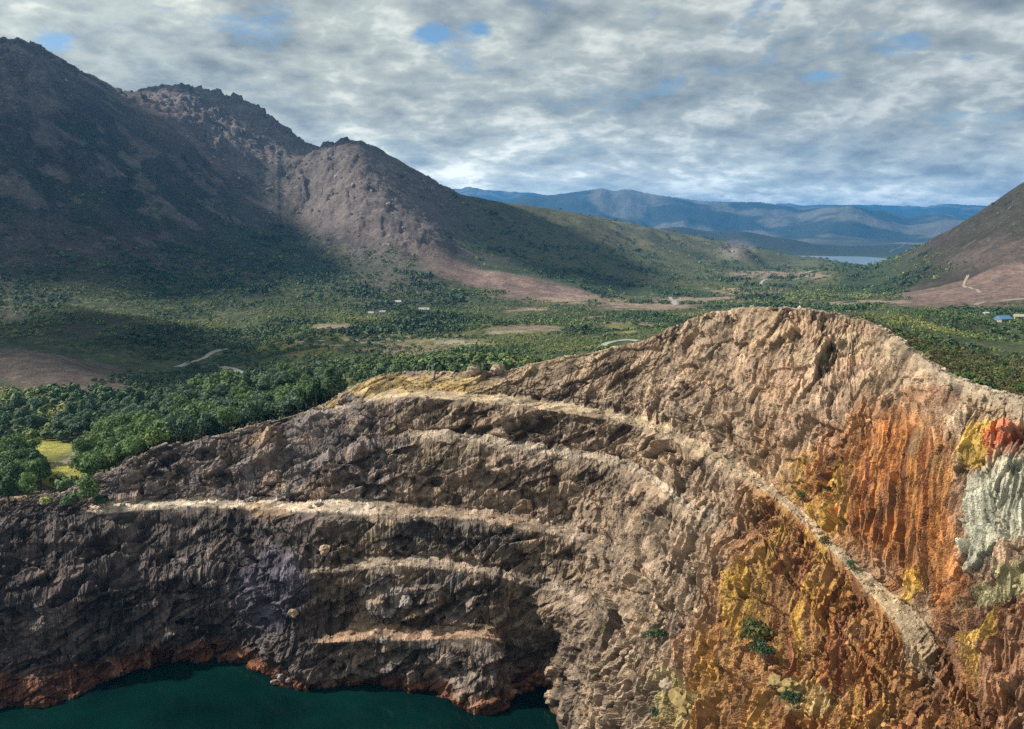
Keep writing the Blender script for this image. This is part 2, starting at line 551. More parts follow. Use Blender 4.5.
# orange wall above the ramp
om = np.maximum(ell(wx, wy, 895, 500, 78, 112, -.25), ell(wx, wy, 850, 500, 70, 60, .5)) * sm(10.9, 11.3, KK + TT)
lay(om, ORANGE)
lay(om * sm(.02, .3, streak), RUST * 1.2)
lay(.8 * om * sm(.05, .3, -streak2), c3(.42, .22, .07))
lay(.75 * om * sm(.0, .3, w2), c3(.26, .13, .065))
lay(.6 * om * sm(.15, .4, fbm(p / 9.0, 3, 68)), c3(.33, .24, .15))
lay(.85 * ell(wx, wy, 818, 490, 40, 50) * (KK > 10) * sm(-.1, .2, streak + .5 * w2), OCHRE)
lay(.8 * ell(wx, wy, 945, 560, 30, 60), ORANGE * 1.05)
st3 = fbm(np.stack([ln_ / .45, p[:, 2] / 9.0, np.full(len(p), 3.3)], -1), 2, 69)
lay(.6 * np.maximum(om, lr) * sm(.0, .35, st3), c3(.17, .095, .055))
lay(.5 * np.maximum(om, lr) * sm(.1, .4, -st3), c3(.48, .27, .095))
lay(.9 * ell(wx, wy, 985, 450, 30, 30), OCHRE * 1.05)
lay(.9 * ell(wx, wy, 1012, 445, 26, 16) * sm(-.5, .0, w2), RED)
lay(.5 * ell(wx, wy, 925, 400, 40, 10), RUST)
mx_, my_ = px + 5 * w2, py + 5 * w3
mint = sm(966, 974, mx_) * sm(-6, 6, my_ - (482 - .4 * (mx_ - 970))) * sm(-6, 6, (566 - .75 * (mx_ - 985)) - my_) * (mx_ < 1150)
lay(mint, MINT)
lay(.6 * mint * sm(.05, .3, streak), c3(.19, .2, .15))
lay(.8 * ell(wx, wy, 1015, 575, 60, 14, -.45), c3(.42, .4, .22))
lay(.9 * ell(wx, wy, 905, 590, 9, 24), OCHRE)
lay(.8 * ell(wx, wy, 983, 640, 9, 44, .25), OCHRE * .9)
# rim, grass and dust
lay(.9 * ell(wx, wy, 400, 387, 105, 18) * (KK > 9), GOLD)
lay(.5 * ell(wx, wy, 540, 360, 70, 22) * (KK > 10), c3(.42, .31, .19))
lay(.6 * ell(wx, wy, 320, 405, 30, 10) * (KK > 9), GOLD)
lay(.7 * ell(wx, wy, 850, 352, 60, 12), c3(.42, .33, .22))
lay(.8 * (KK >= 13) * (CI > 12), c3(.36, .295, .215))
lay(.7 * (KK >= 13) * (CI <= 12), c3(.30, .26, .16))
lay(.85 * rimpath, c3(.36, .29, .205))
lay(.75 * sm(.2, .75, benchs) * (.75 + .5 * w2), DUST * .64)
lay(.85 * sm(.2, .75, benchs) * (KK == 6) * (wx < 370), DUST * 1.1)
lay(.7 * sm(.2, .75, benchs) * (KK == 8), DUST * .85)
lay(.8 * sm(.2, .75, benchs) * (KK == 6) * sm(360, 420, wx), BROWN * .95)
lay(.9 * sm(.2, .75, benchs) * (KK == 10) * (CI > 8), OLIVE * .9)
lay(.75 * ell(wx, wy, 925, 640, 26, 48) * (KK >= 8), OLIVE * .72)
lay(.75 * sm(.2, .75, benchs) * (KK == 2), c3(.40, .25, .16))
lay(.85 * (1 - sm(1.5, 5.0, p[:, 2] + 2.6 * w2 + 2.4 * w1 - 1.6 * (1 - sm(120, 300, px)))) * (wx < 560), SHORE)
lay(.9 * (1 - sm(.2, 1.2, p[:, 2] + .5 * w3)), SHORE * .5)
lay(.6 * ell(wx, wy, 262, 510, 30, 10) + .5 * ell(wx, wy, 262, 440, 26, 16), c3(.46, .31, .19))
# block to block differences of the same rock
blk = facets(q / np.array([3.0, 3.0, 2.3]), 71, 0)
blk2 = facets(q / np.array([1.3, 1.3, 1.0]), 72, 0)
bc1 = beds(.42, 11.0, 3.8, 12) * (1 - hb) + beds(.98, 9.0, 3.4, 15) * hb
bc2 = beds(.5, 5.0, 1.7, 13) * (1 - hb) + beds(.9, 4.4, 1.7, 16) * hb
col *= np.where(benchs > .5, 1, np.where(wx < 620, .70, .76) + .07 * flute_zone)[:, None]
col *= (1 + (.62 * bc1 + .5 * bc2) * (1 - .6 * flute_zone) + .26 * facets(fl2, 35, 0) * flute_zone)[:, None].clip(.36, 1.9)
col *= (1 + (.46 * blk + .46 * blk2) * (1 - .65 * flute_zone) + .2 * w3 + .12 * w1)[:, None].clip(.35, 2)
palechip = (blk2 > .36) * (w2 > -.1) * (1 - flute_zone) * (KK < 13) * (1 - .7 * (wx < 330))
col = col * (1 - .45 * palechip[:, None]) + .45 * palechip[:, None] * c3(.40, .33, .26)
col *= np.stack([1 + .05 * w2, np.ones(len(p)), 1 - .08 * w2], -1)
col = np.clip(col, .012, .85)

idx = np.arange(NU * NV).reshape(NU, NV)
faces = np.stack([idx[:-1, :-1], idx[1:, :-1], idx[1:, 1:], idx[:-1, 1:]], -1).reshape(-1, 4)

t = NT('rock')
pos = t.pos()
base = t.attr('Col').outputs['Color']
n1 = t.noise(pos, 1.4, 8, .68)
n2 = t.noise(pos, 7.0, 5, .7)
v = t.n('TexVoronoi', Scale=1.7, feature='DISTANCE_TO_EDGE')
wq = t.n('VectorMath', operation='MULTIPLY')
t.l(pos, wq.inputs[0])
wq.inputs[1].default_value = (1, 1, 1.6)
t.l(wq.outputs[0], v.inputs['Vector'])
crack = t.math('MULTIPLY', v.outputs['Distance'], 5, True)
g = t.mix(1.0, base, t.ramp(n1, [(.28, (.62, .62, .63)), (.72, (1.32, 1.3, 1.27))]), 'MULTIPLY')
g = t.mix(1.0, g, t.ramp(n2, [(.28, (.66, .66, .66)), (.72, (1.34, 1.34, 1.34))]), 'MULTIPLY')
t.l(g, t.b.inputs['Base Color'])
hgt = t.math('ADD', t.math('MULTIPLY', n1, .9), t.math('ADD', t.math('MULTIPLY', n2, .3), t.math('MULTIPLY', crack, .4)))
t.bump(hgt, .55, .5)
M_ROCK = t.m
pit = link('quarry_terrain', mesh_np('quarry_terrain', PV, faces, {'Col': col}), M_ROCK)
tag(pit, kind='structure')

# ================================================================== THE VALLEY AND MOUNTAINS (one height field)
LINES = []


def ln(*pts, step=40):
    for a, b in zip(pts[:-1], pts[1:]):
        n = max(1, int(abs(b[0] - a[0]) / step + abs(b[1] - a[1]) / 60))
        for i in range(n):
            f = i / n
            LINES.append((a[0] + (b[0] - a[0]) * f, a[1] + (b[1] - a[1]) * f, math.exp(math.log(a[2]) + (math.log(b[2]) - math.log(a[2])) * f)))
    LINES.append(pts[-1])


# the big left mountain, its second summit and the long spur running down to the right
ln((-700, -60, 1500), (-300, 30, 1550), (-100, 52, 1590), (0, 60, 1600), (30, 62, 1620), (70, 80, 1680), (125, 103, 1760), (190, 135, 1800), (250, 185, 1780), (300, 225, 1700))
ln((125, 92, 2200), (160, 85, 2200), (185, 83, 2220), (215, 90, 2230), (240, 95, 2230), (262, 108, 2220), (290, 130, 2150), (311, 146, 2050), (332, 141, 1980), (352, 139, 1930), step=14)
ln((352, 139, 1930), (375, 146, 1960), (400, 162, 2000), (460, 194, 2200), (500, 203, 2450), (540, 208, 2750), (600, 218, 3000), (640, 226, 3200), (700, 238, 3450), (760, 249, 3600), (800, 258, 3700), (825, 266, 3760), step=25)
ln((-700, 90, 2600), (-300, 120, 2700), (0, 120, 2700), (130, 150, 3000), (200, 150, 3100), (300, 180, 3000), (400, 205, 3000), (520, 228, 3600), (640, 245, 4200))
ln((-700, 215, 5500), (0, 215, 5500), (300, 225, 5500), (420, 225, 5500))
# the spur that comes down towards the viewer
ln((352, 139, 1930), (372, 165, 1820), (402, 200, 1700), (440, 238, 1580), (490, 266, 1480), (540, 285, 1400), (590, 297, 1350))
ln((500, 236, 2050), (540, 252, 1900), (600, 270, 1800), (680, 281, 1900))
ln((460, 222, 1980), (560, 232, 2500), (640, 250, 2600), (720, 262, 2800))
ln((311, 190, 1800), (318, 225, 1600), (335, 262, 1420), (370, 288, 1280))
# faces of the left mountain
ln((-700, 120, 1250), (-200, 120, 1380), (0, 120, 1430), (90, 140, 1520), (160, 175, 1560))
ln((-700, 210, 1100), (-200, 210, 1200), (0, 205, 1260), (100, 215, 1350), (200, 235, 1450), (280, 250, 1450))
ln((-700, 270, 950), (-200, 262, 1020), (0, 258, 1120), (100, 268, 1150), (200, 280, 1220), (300, 288, 1230), (400, 286, 1290), (470, 290, 1300))
ln((-700, 305, 850), (-200, 296, 930), (0, 296, 970), (100, 303, 990), (200, 312, 1020), (300, 306, 1040), (400, 302, 1120), (500, 301, 1200), (600, 302, 1260))
# two low hills at the left, with the dips behind them
ln((-700, 300, 770), (-200, 302, 790), (0, 308, 800), (80, 307, 800), (140, 317, 790), (195, 329, 780), (235, 338, 770), step=25)
ln((-200, 322, 880), (0, 319, 880), (100, 319, 880), (180, 327, 880))
ln((-200, 362, 640), (0, 358, 640), (80, 362, 640), (150, 365, 660), (200, 362, 670))
ln((-700, 320, 520), (-200, 325, 540), (0, 345, 560), (60, 360, 545), (120, 380, 520), (165, 398, 490), step=25)
ln((-200, 430, 400), (0, 412, 440), (60, 410, 430), (110, 414, 420))
ln((-200, 480, 290), (0, 462, 300), (50, 466, 300), (100, 466, 300))
# valley between the rim and the mountain
ln((160, 420, 350), (230, 408, 360), (300, 390, 390))
ln((180, 388, 480), (240, 380, 500), (320, 362, 500), (400, 356, 500), (480, 352, 500), (560, 352, 480), (640, 348, 470))
ln((220, 355, 680), (260, 350, 690), (320, 336, 680), (400, 336, 680), (500, 336, 680), (600, 337, 680), (700, 330, 650))
ln((240, 335, 820), (300, 322, 850), (340, 316, 860), (420, 312, 880), (500, 317, 900), (560, 320, 900), (620, 321, 900), (700, 315, 950), (800, 309, 900))
ln((330, 312, 980), (420, 311, 1000), (520, 312, 1040), (600, 310, 1080), (700, 306, 1200), (800, 301, 1250), (880, 299, 1200))
ln((600, 297, 1450), (700, 292, 1650), (800, 288, 1800), (880, 283, 1700))
ln((690, 279, 2200), (760, 276, 2400), (830, 274, 2600), (890, 272, 2700))
ln((720, 268, 3000), (800, 268, 3100), (850, 269, 3300), (900, 268, 3400))
# knoll
ln((722, 256, 3050), (737, 243, 3080), (752, 254, 3050), step=10)
ln((737, 262, 2900), (737, 258, 3300))
# basin of the far lake, and the land beyond
ln((760, 270, 3900), (830, 268.5, 3900), (900, 268.5, 3900), (1000, 268, 4000))
ln((740, 264, 4600), (800, 265, 4500), (850, 265, 4500), (900, 262, 4700))
ln((700, 250, 5900), (790, 255.5, 5500), (850, 255.5, 5500), (890, 255, 5400), (1000, 250, 5600))
ln((560, 240, 6500), (640, 232, 6500), (680, 226, 6600), (740, 230, 6500), (790, 239, 6400), (840, 250, 6200), (900, 250, 6500), (1000, 246, 6500))
ln((560, 243, 8000), (700, 243, 8000), (800, 245, 8000), (900, 242, 8000), (1000, 240, 8000))
# far ranges
ln((300, 205, 13000), (420, 203, 13000), (520, 198, 13000), (545, 196, 13000), (570, 192, 13000), (600, 190, 13000), (625, 189, 13000), (650, 194, 13000), (690, 200, 13200),
   (730, 202, 13000), (760, 202, 13000), (800, 207, 13000), (845, 205, 13000), (900, 211, 13000), (950, 214, 13000), (1024, 216, 13000), (1400, 205, 13000), (1700, 205, 13000), step=22)
ln((520, 222, 10500), (600, 215, 10800), (700, 225, 10500), (780, 230, 10500), (850, 217, 10200), (890, 226, 10300), (960, 228, 10500), (1100, 230, 10500))
ln((560, 226, 9300), (700, 237, 9300), (850, 234, 9300), (960, 236, 9300))
ln((300, 222, 16000), (600, 215, 16000), (900, 220, 16000), (1400, 222, 16000))
ln((300, 200, 20000), (455, 189, 20000), (470, 186, 20000), (485, 189, 20000), (500, 194, 20000), (520, 193, 20000), (540, 200, 20000), (700, 206, 20000), (900, 208, 20000), (940, 205.5, 20000), (980, 205, 20000), (1024, 212, 20000), (1400, 205, 20000), step=15)
ln((-700, 214, 38000), (200, 214, 38000), (600, 215, 38000), (1100, 215, 38000), (1724, 215, 38000), step=150)
ln((-700, 205, 14000), (0, 205, 14000), (200, 205, 14000), step=150)
# right mountain and the plain at its foot
ln((1724, 60, 1300), (1400, 90, 1380), (1200, 120, 1440), (1100, 150, 1480), (1024, 182, 1520), (1000, 198, 1570), (970, 218, 1650), (940, 235, 1760), (900, 256, 1920), (870, 266.5, 2050), (845, 272, 2150), step=25)
ln((1724, 240, 950), (1200, 248, 1130), (1100, 255, 1180), (1024, 264, 1220), (960, 276, 1290), (900, 288, 1380), (880, 292, 1400))
ln((1724, 150, 2300), (1200, 190, 2400), (1024, 225, 2500), (960, 250, 2700), (910, 265, 2900))
ln((1724, 220, 4500), (1200, 235, 4500), (1050, 250, 4500))
ln((1724, 290, 800), (1200, 300, 850), (1024, 306, 880), (960, 304, 950), (900, 300, 1050))
ln((1724, 350, 420), (1200, 345, 470), (1024, 333, 520), (960, 325, 560), (900, 317, 560), (840, 313, 560), (760, 318, 560))
ln((1724, 385, 250), (1200, 385, 290), (1024, 364, 320), (960, 352, 320), (900, 335, 310), (850, 326, 300), (790, 325, 300))
ln((900, 352, 215), (940, 372, 205), (985, 385, 190), (1040, 408, 170), (1150, 425, 150))
L = np.array(LINES)
# tie the ground to the back of the pit rim
bidx = np.linspace(0, NU - 1, 46).astype(int)
tie = []
for d, dz in ((11, -2.6), (24, -6.0)):
    b = back(d, dz)[bidx]
    bx, by = project(b)
    tie.append(np.stack([bx, by, b[:, 1]], -1))
L = np.concatenate([L] + tie)
LK = 3.2
ctrl = np.stack([L[:, 0] / 100, np.log(L[:, 2]) * LK], -1)
d = np.sqrt(((ctrl[:, None] - ctrl[None]) ** 2).sum(-1) + .02)
nC = len(ctrl)
A = np.zeros((nC + 3, nC + 3))
A[:nC, :nC] = d + np.eye(nC) * -.03
A[:nC, nC] = 1
A[:nC, nC + 1:] = ctrl
A[nC:, :nC] = A[:nC, nC:].T
wts = np.linalg.solve(A, np.concatenate([L[:, 1], [0, 0, 0]]))
TY = np.concatenate([np.geomspace(55, 240, 50, endpoint=False), np.geomspace(240, 900, 270, endpoint=False), np.geomspace(900, 4000, 420, endpoint=False),
                     np.geomspace(4000, 9000, 80, endpoint=False), np.geomspace(9000, 22000, 130, endpoint=False), np.geomspace(22000, 42000, 8)])
TX = np.concatenate([np.linspace(-760, -40, 50, endpoint=False), np.linspace(-40, 1064, 900, endpoint=False), np.linspace(1064, 1790, 50)])


def rbf(px, Y):
    a, b = np.broadcast_arrays(np.asarray(px) / 100, np.log(Y) * LK)
    sh = a.shape
    a, b = a.ravel(), b.ravel()
    o = np.empty(len(a), np.float32)
    for i in range(0, len(a), 20000):
        s = slice(i, i + 20000)
        k = np.sqrt((a[s, None].astype(np.float32) - ctrl[:, 0].astype(np.float32)) ** 2 + (b[s, None].astype(np.float32) - ctrl[:, 1].astype(np.float32)) ** 2 + .02)
        o[s] = k @ wts[:nC].astype(np.float32) + wts[nC] + wts[nC + 1] * a[s] + wts[nC + 2] * b[s]
    return o.reshape(sh)


gx, gy = np.meshgrid(TX, TY, indexing='ij')
TPY = rbf(gx, gy)
T = P_y(gx, TPY, gy)
NTX, NTY = gx.shape
tp = T.reshape(-1, 3)
tx, ty, tY = gx.ravel(), TPY.ravel(), gy.ravel()
p2 = tp * np.array([1, 1, 0.0])
mount = sm(0, 1, (sm(40, 110, tp[:, 2]) * (tY > 900) * (tY < 4200)))
tn1 = fbm(p2 / 190.0 + 3.3, 4, 81)
crag = np.clip(np.maximum.reduce([ell(tx, ty, 220, 110, 130, 48, .2) * (tY > 1850), ell(tx, ty, 20, 55, 90, 60) * (tY < 2000) * .7, ell(tx, ty, 330, 165, 60, 45) * .7,
                                  ell(tx, ty, 737, 250, 26, 12) * .5, ell(tx, ty, 400, 200, 80, 60) * .45]), 0, 1)
lz = 20 * mount * ridged(p2 / 290.0, 6, 82) + 5 * mount * tn1
lz += (crag * (9 * facets(p2 / 34.0, 83, 1) + 5 * facets(p2 / 15.0, 84, 1) + 10 * np.maximum(0, ridged(p2 / 60.0, 3, 88))))
near = sm(250, 420, tY) * (1 - sm(2600, 4200, tY))
lz += near * (1 - mount) * (7.0 * fbm(p2 / 95.0, 4, 85) + .8 * fbm(p2 / 14.0, 3, 86))
lz += (tY > 8500) * (190 * ridged(p2 / 1300.0, 5, 87) - 60) * sm(8500, 10500, tY) * .55
lz += (tY > 5400) * (tY < 8500) * 10 * fbm(p2 / 300.0, 3, 89)
lz += .18 * fbm(p2 / 4.0, 2, 90) * (tY < 600)
T = T + np.array([0, 0, 1]) * lz.reshape(NTX, NTY)[..., None]
LAKEZ = -84.0


def fit_skyline(x0, x1, y0, y1, pts, win, fall=1.25, tail=1.2):
    """lift or lower a whole range a little so that its crest has the right height"""
    global T
    ppy = project(T)[1]
    rows_ = (TY > y0) & (TY < y1)
    cols_ = (TX >= x0) & (TX <= x1)
    act = ppy[:, rows_].min(1)
    want = np.interp(TX, [q_[0] for q_ in pts], [q_[1] for q_ in pts])
    dl = np.where(cols_, act - want, 0)
    ii_ = np.where(cols_)[0]
    dl[:ii_[0]] = dl[ii_[0]]
    dl[ii_[-1]:] = dl[ii_[-1]]
    dl = np.convolve(np.pad(dl, win, mode='edge'), np.ones(2 * win + 1) / (2 * win + 1), 'valid')
    side = sm(x0 - 120, x0, TX) * (1 - sm(x1, x1 + 120, TX))
    w_ = sm(y0 / fall, y0 * 1.08, TY) * (1 - sm(y1, y1 * tail, TY))
    T[:, :, 2] += (dl * side)[:, None] * (TY * w_ / F)[None]


SKY_L = [(-300, 10), (0, 37), (25, 39), (45, 47), (70, 64), (100, 79), (125, 92), (160, 85), (185, 84), (215, 90), (240, 96), (262, 108), (290, 130), (312, 146), (332, 141), (350, 138), (375, 146),
         (400, 161), (460, 194), (500, 202), (540, 207), (600, 217), (640, 225), (700, 237), (760, 248), (800, 257)]
SKY_R = [(870, 266), (900, 255), (940, 235), (970, 218), (1000, 198), (1024, 182), (1100, 140)]
SKY_F = [(455, 190), (470, 187), (485, 190), (505, 197), (520, 194), (540, 196), (560, 194), (590, 190), (603, 188), (612, 191), (628, 189), (650, 194), (680, 198), (700, 201), (730, 202), (760, 202), (780, 205), (800, 208),
         (830, 206), (848, 205), (870, 209), (900, 211), (930, 208), (945, 206), (980, 206), (1020, 212)]
for _ in range(2):
    fit_skyline(-60, 815, 1480, 3780, SKY_L, 9, 1.25, 1.03)
    fit_skyline(862, 1064, 1400, 2300, SKY_R, 12, 1.12)
    fit_skyline(440, 1000, 9300, 21000, SKY_F, 4)
TPY2 = project(T)[1]

# ---- which terrain vertex is seen, and lookups pixel -> ground
rpx, rpy = project(Gd)
rimpx, rimpy = rpx[:, 60:].ravel(), rpy[:, 60:].ravel()
sky_line = np.full(1300, 900.0)
b = np.clip(np.round(rimpx).astype(int) + 100, 0, 1299)
np.minimum.at(sky_line, b, rimpy)
sky_line = np.minimum(sky_line, np.minimum(np.roll(sky_line, 1), np.roll(sky_line, -1)))
runmin = np.minimum.accumulate(TPY2[:, 60:], axis=1)
vis = np.zeros((NTX, NTY), bool)
vis[:, 60:] = TPY2[:, 60:] <= runmin + .8
occl = sky_line[np.clip(np.round(TX).astype(int) + 100, 0, 1299)]


def hit(px, py, ymin=240):
    """visible ground point of the height field under a pixel"""
    i = int(np.clip(np.searchsorted(TX, px), 1, NTX - 1))
    j0 = int(np.searchsorted(TY, ymin))
    below = TPY2[i, j0:] <= py
    j = j0 + (int(np.argmax(below)) if below.any() else 0)
    f = (px - TX[i - 1]) / (TX[i] - TX[i - 1])
    q = T[i - 1, j] * (1 - f) + T[i, j] * f
    if j > j0:
        a, b = TPY2[i, j - 1], TPY2[i, j]
        g = float(np.clip((a - py) / max(a - b, 1e-4), 0, 1))
        q0 = T[i - 1, j - 1] * (1 - f) + T[i, j - 1] * f
        q = q0 * (1 - g) + q * g
    return q


def ground(pxv, Yv):
    """terrain point at column px and forward distance Y (arrays)"""
    i = np.clip(np.searchsorted(TX, pxv), 1, NTX - 1)
    j = np.clip(np.searchsorted(TY, Yv), 1, NTY - 1)
    f = ((pxv - TX[i - 1]) / (TX[i] - TX[i - 1]))[:, None]
    g = ((Yv - TY[j - 1]) / (TY[j] - TY[j - 1]))[:, None]
    return (T[i - 1, j - 1] * (1 - f) + T[i, j - 1] * f) * (1 - g) + (T[i - 1, j] * (1 - f) + T[i, j] * f) * g


# ---- ground cover colours
HEATH, SCRUB, PINK = c3(.058, .049, .046), c3(.062, .085, .034), c3(.21, .145, .125)
GREEN, ROCKC, PALE = c3(.040, .062, .022), c3(.17, .14, .135), c3(.42, .37, .30)
YGRASS = c3(.34, .32, .07)


def cover(tx, ty, tY, P):
    p2 = P * np.array([1, 1, 0.0])
    sc = np.clip(tY, 250, 3000)
    a1 = fbm(p2 / 90.0, 4, 91)
    a2 = fbm(p2 / 22.0, 4, 92)
    a3 = fbm(p2 / 7.0, 3, 93)
    wx = tx + 14 * a1 + 8 * a2
    wy = ty + 5 * a1 + 4 * a2
    c = np.empty((len(P), 3), np.float32)
    c[:] = SCRUB
    rocky = np.zeros(len(P), np.float32)

    def L_(m, k):
        nonlocal c
        m = np.clip(m, 0, 1).astype(np.float32)[:, None]
        c = c * (1 - m) + k * m
    L_(.75 * sm(650, 1000, tY), c3(.036, .054, .028))
    L_(.8 * sm(-.1, .3, a2 + .5 * a1), c3(.034, .052, .022))
    L_(.6 * sm(.1, .4, a3) * (tY < 1300), c3(.12, .105, .055))
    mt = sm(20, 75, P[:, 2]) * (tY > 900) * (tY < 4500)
    L_(mt, HEATH)
    L_(.9 * mt * sm(-.05, .12, a1 + .5 * a2), c3(.026, .038, .022))
    L_(.8 * mt * sm(.12, .3, fbm(p2 / 40.0, 4, 98) - .2 * (P[:, 2] < 90)), c3(.15, .125, .12))
    L_(.9 * (tY > 1700) * (tx > 440) * (tx < 840) * (tY < 4500), c3(.10, .105, .048))
    L_(.7 * (tY > 1700) * (tx > 440) * (tx < 840) * (tY < 4500) * sm(0, .3, a2), c3(.045, .06, .028))
    L_(.8 * ell(wx, wy, 690, 228, 120, 30) * (tY > 2300) * sm(-.1, .3, a1), c3(.17, .15, .08))
    for q in ((395, 225, 80, 95, .7), (340, 190, 60, 60, 0), (225, 120, 130, 50, .2)):
        L_(.75 * ell(wx, wy, *q), c3(.115, .088, .083))
    L_(ell(wx, wy, 515, 284, 100, 11, .17), PINK)
    L_(ell(wx, wy, 440, 262, 50, 12, .45), PINK * .8)
    L_(.8 * ell(wx, wy, 540, 296, 70, 6, .05), PINK * .9)
    L_(.6 * ell(wx, wy, 40, 240, 110, 30, .2), c3(.085, .066, .062))
    L_(.8 * ell(wx, wy, 300, 255, 150, 26, .1) * (tY > 900), c3(.034, .05, .026))
    L_(.5 * ell(wx, wy, 190, 265, 80, 9, .1), c3(.10, .078, .07))
    L_(.9 * ell(wx, wy, 50, 370, 130, 30, .25) * (tY > 430) * (tY < 600), c3(.14, .105, .092))
    L_(.8 * ell(wx, wy, 90, 325, 150, 22, .1) * (tY > 630) * (tY < 860), c3(.040, .039, .031))
    L_(sm(872, 905, wx) * ell(wx, wy, 1010, 285, 150, 22, -.12) * (tY > 820) * (tY < 1320), PINK * .85)
    L_(.9 * ell(wx, wy, 1000, 230, 140, 55, -.6) * (tY > 1250) * (tY < 2300) * (tx > 830), c3(.037, .034, .022))  # dark olive heath of the right mountain, darkened further in place of a shadow
    L_(.8 * ell(wx, wy, 1020, 250, 90, 20, -.2) * (tY > 1150) * (tY < 1500), c3(.085, .064, .056))
    for cx, cy, rx, ry in ((525, 328, 50, 6), (440, 344, 70, 6), (335, 327, 30, 4), (395, 350, 40, 5), (650, 307, 60, 5), (700, 300, 60, 4), (750, 292, 50, 3),
                           (610, 320, 30, 5), (640, 322, 26, 4), (780, 275, 60, 5), (530, 311, 30, 3), (860, 302, 60, 3), (585, 300, 60, 4)):
        L_(.95 * ell(wx, wy, cx, cy, rx, ry) * (tY > 300), c3(.26, .195, .15))
    for cx, cy, rx, ry in ((620, 326, 22, 4), (625, 331, 20, 4), (370, 337, 50, 6), (300, 348, 50, 8), (320, 375, 40, 10)):
        L_(.8 * ell(wx, wy, cx, cy, rx, ry) * (tY > 300), c3(.19, .18, .055))
    for cx, cy, rx, ry in ((372, 340, 34, 3), (330, 344, 20, 2), (455, 341, 28, 2.5), (505, 331, 26, 3)):
        L_(.8 * ell(wx, wy, cx, cy, rx, ry) * (tY > 300), PALE * .9)
    L_(.7 * ell(wx, wy, 430, 333, 160, 18) * (tY > 480) * (tY < 1000) * sm(-.25, .1, a2), c3(.12, .125, .045))
    L_(ell(wx, wy, 40, 447, 40, 12) * (tY < 420), YGRASS)
    L_(ell(wx, wy, 58, 474, 36, 16) * (tY < 330), YGRASS)
    L_(.9 * ell(wx, wy, 80, 452, 34, 6, -.6) * (tY < 420), PALE * .8)
    L_(.8 * ell(wx, wy, 40, 497, 80, 10) * (tY < 290), c3(.14, .11, .08))
    L_(.8 * ell(wx, wy, 960, 368, 110, 26, .35) * (tY < 300), c3(.19, .15, .06))
    L_(.6 * ell(wx, wy, 960, 330, 120, 20, .1) * (tY > 300) * (tY < 700), c3(.058, .075, .03))
    far = sm(5200, 6000, tY)
    L_(far, c3(.030, .040, .034))
    L_(far * .75 * sm(.0, .35, fbm(p2 / 700.0, 4, 96)) * (tY > 7500), c3(.16, .15, .13))
    L_(.35 * (tY > 7600) * (tY < 9300) * sm(-.1, .3, fbm(p2 / 500.0, 3, 97)), c3(.13, .14, .09))
    c = c * (1 - .12 * np.clip(mt, 0, 1) * (tx < 640))[:, None]  # left mountain colour darkened to stand in for shade
    rocky = np.clip(mt * .55 + crag_of(tx, ty, tY), 0, 1) * (tY > 900) * (tY < 3900)
    L_(.55 * crag_of(tx, ty, tY), ROCKC)
    c = c * (1 + .3 * a2 + .3 * a3 * (tY < 1500) + .18 * a1)[:, None]
    return np.clip(c, .01, .8), rocky


def crag_of(tx, ty, tY):
    return np.clip(np.maximum.reduce([ell(tx, ty, 225, 125, 150, 60, .25) * (tY > 1800), ell(tx, ty, 20, 60, 90, 60) * (tY < 2000) * .7, ell(tx, ty, 370, 190, 110, 90, .6) * .8,
                                      ell(tx, ty, 737, 250, 22, 12), ell(tx, ty, 280, 190, 60, 50) * .6]), 0, 1)


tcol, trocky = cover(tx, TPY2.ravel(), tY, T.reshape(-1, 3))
# cut the sheet away inside the pit: everything pit-ward of the rim's back slope
poly = back(8, 0)[::6, :2]
poly = np.concatenate([poly, [[poly[-1, 0] + 200, -200]], [[poly[0, 0] - 200, -200]]])


def inside(q, poly):
    x, y = q[:, 0], q[:, 1]
    r = np.zeros(len(q), bool)
    for a, b in zip(poly, np.roll(poly, -1, 0)):
        m = (a[1] > y) != (b[1] > y)
        with np.errstate(divide='ignore', invalid='ignore'):
            xi = (b[0] - a[0]) * (y - a[1]) / (b[1] - a[1]) + a[0]
        r ^= m & (x < xi)
    return r


nearm = tY < 420
ins = np.zeros(len(tY), bool)
ins[nearm] = inside(T.reshape(-1, 3)[nearm][:, :2], poly)
INS = ins.reshape(NTX, NTY)
ti = np.arange(NTX * NTY).reshape(NTX, NTY)
tf = np.stack([ti[:-1, :-1], ti[1:, :-1], ti[1:, 1:], ti[:-1, 1:]], -1).reshape(-1, 4)
tf = tf[~ins[tf].all(1)]
used = np.zeros(NTX * NTY, bool)
used[tf.ravel()] = True
remap = np.cumsum(used) - 1
t = NT('ground_cover')
pos = t.pos()
base = t.attr('Col').outputs['Color']
rk = t.attr('rocky').outputs['Fac']
n1 = t.noise(pos, .16, 8, .7)
n2 = t.noise(pos, .035, 6, .65)
n3 = t.noise(pos, .9, 4, .7)
g = t.mix(1.0, base, t.ramp(n1, [(.3, (.5, .52, .5)), (.7, (1.45, 1.42, 1.4))]), 'MULTIPLY')
g = t.mix(1.0, g, t.ramp(n2, [(.3, (.72, .74, .74)), (.7, (1.3, 1.27, 1.25))]), 'MULTIPLY')
g = t.mix(1.0, g, t.ramp(n3, [(.3, (.75, .75, .75)), (.7, (1.25, 1.25, 1.25))]), 'MULTIPLY')
spk = t.math('MULTIPLY', t.ramp(t.noise(pos, .11, 9, .78), [(.55, (0, 0, 0)), (.66, (1, 1, 1))]), rk)
g = t.mix(t.math('MULTIPLY', spk, .7), g, (.26, .225, .22))
t.l(g, t.b.inputs['Base Color'])
t.bump(t.math('ADD', t.math('MULTIPLY', n1, 3.0), t.math('MULTIPLY', n3, .5)), .8, 1.6)
M_GROUND = t.m
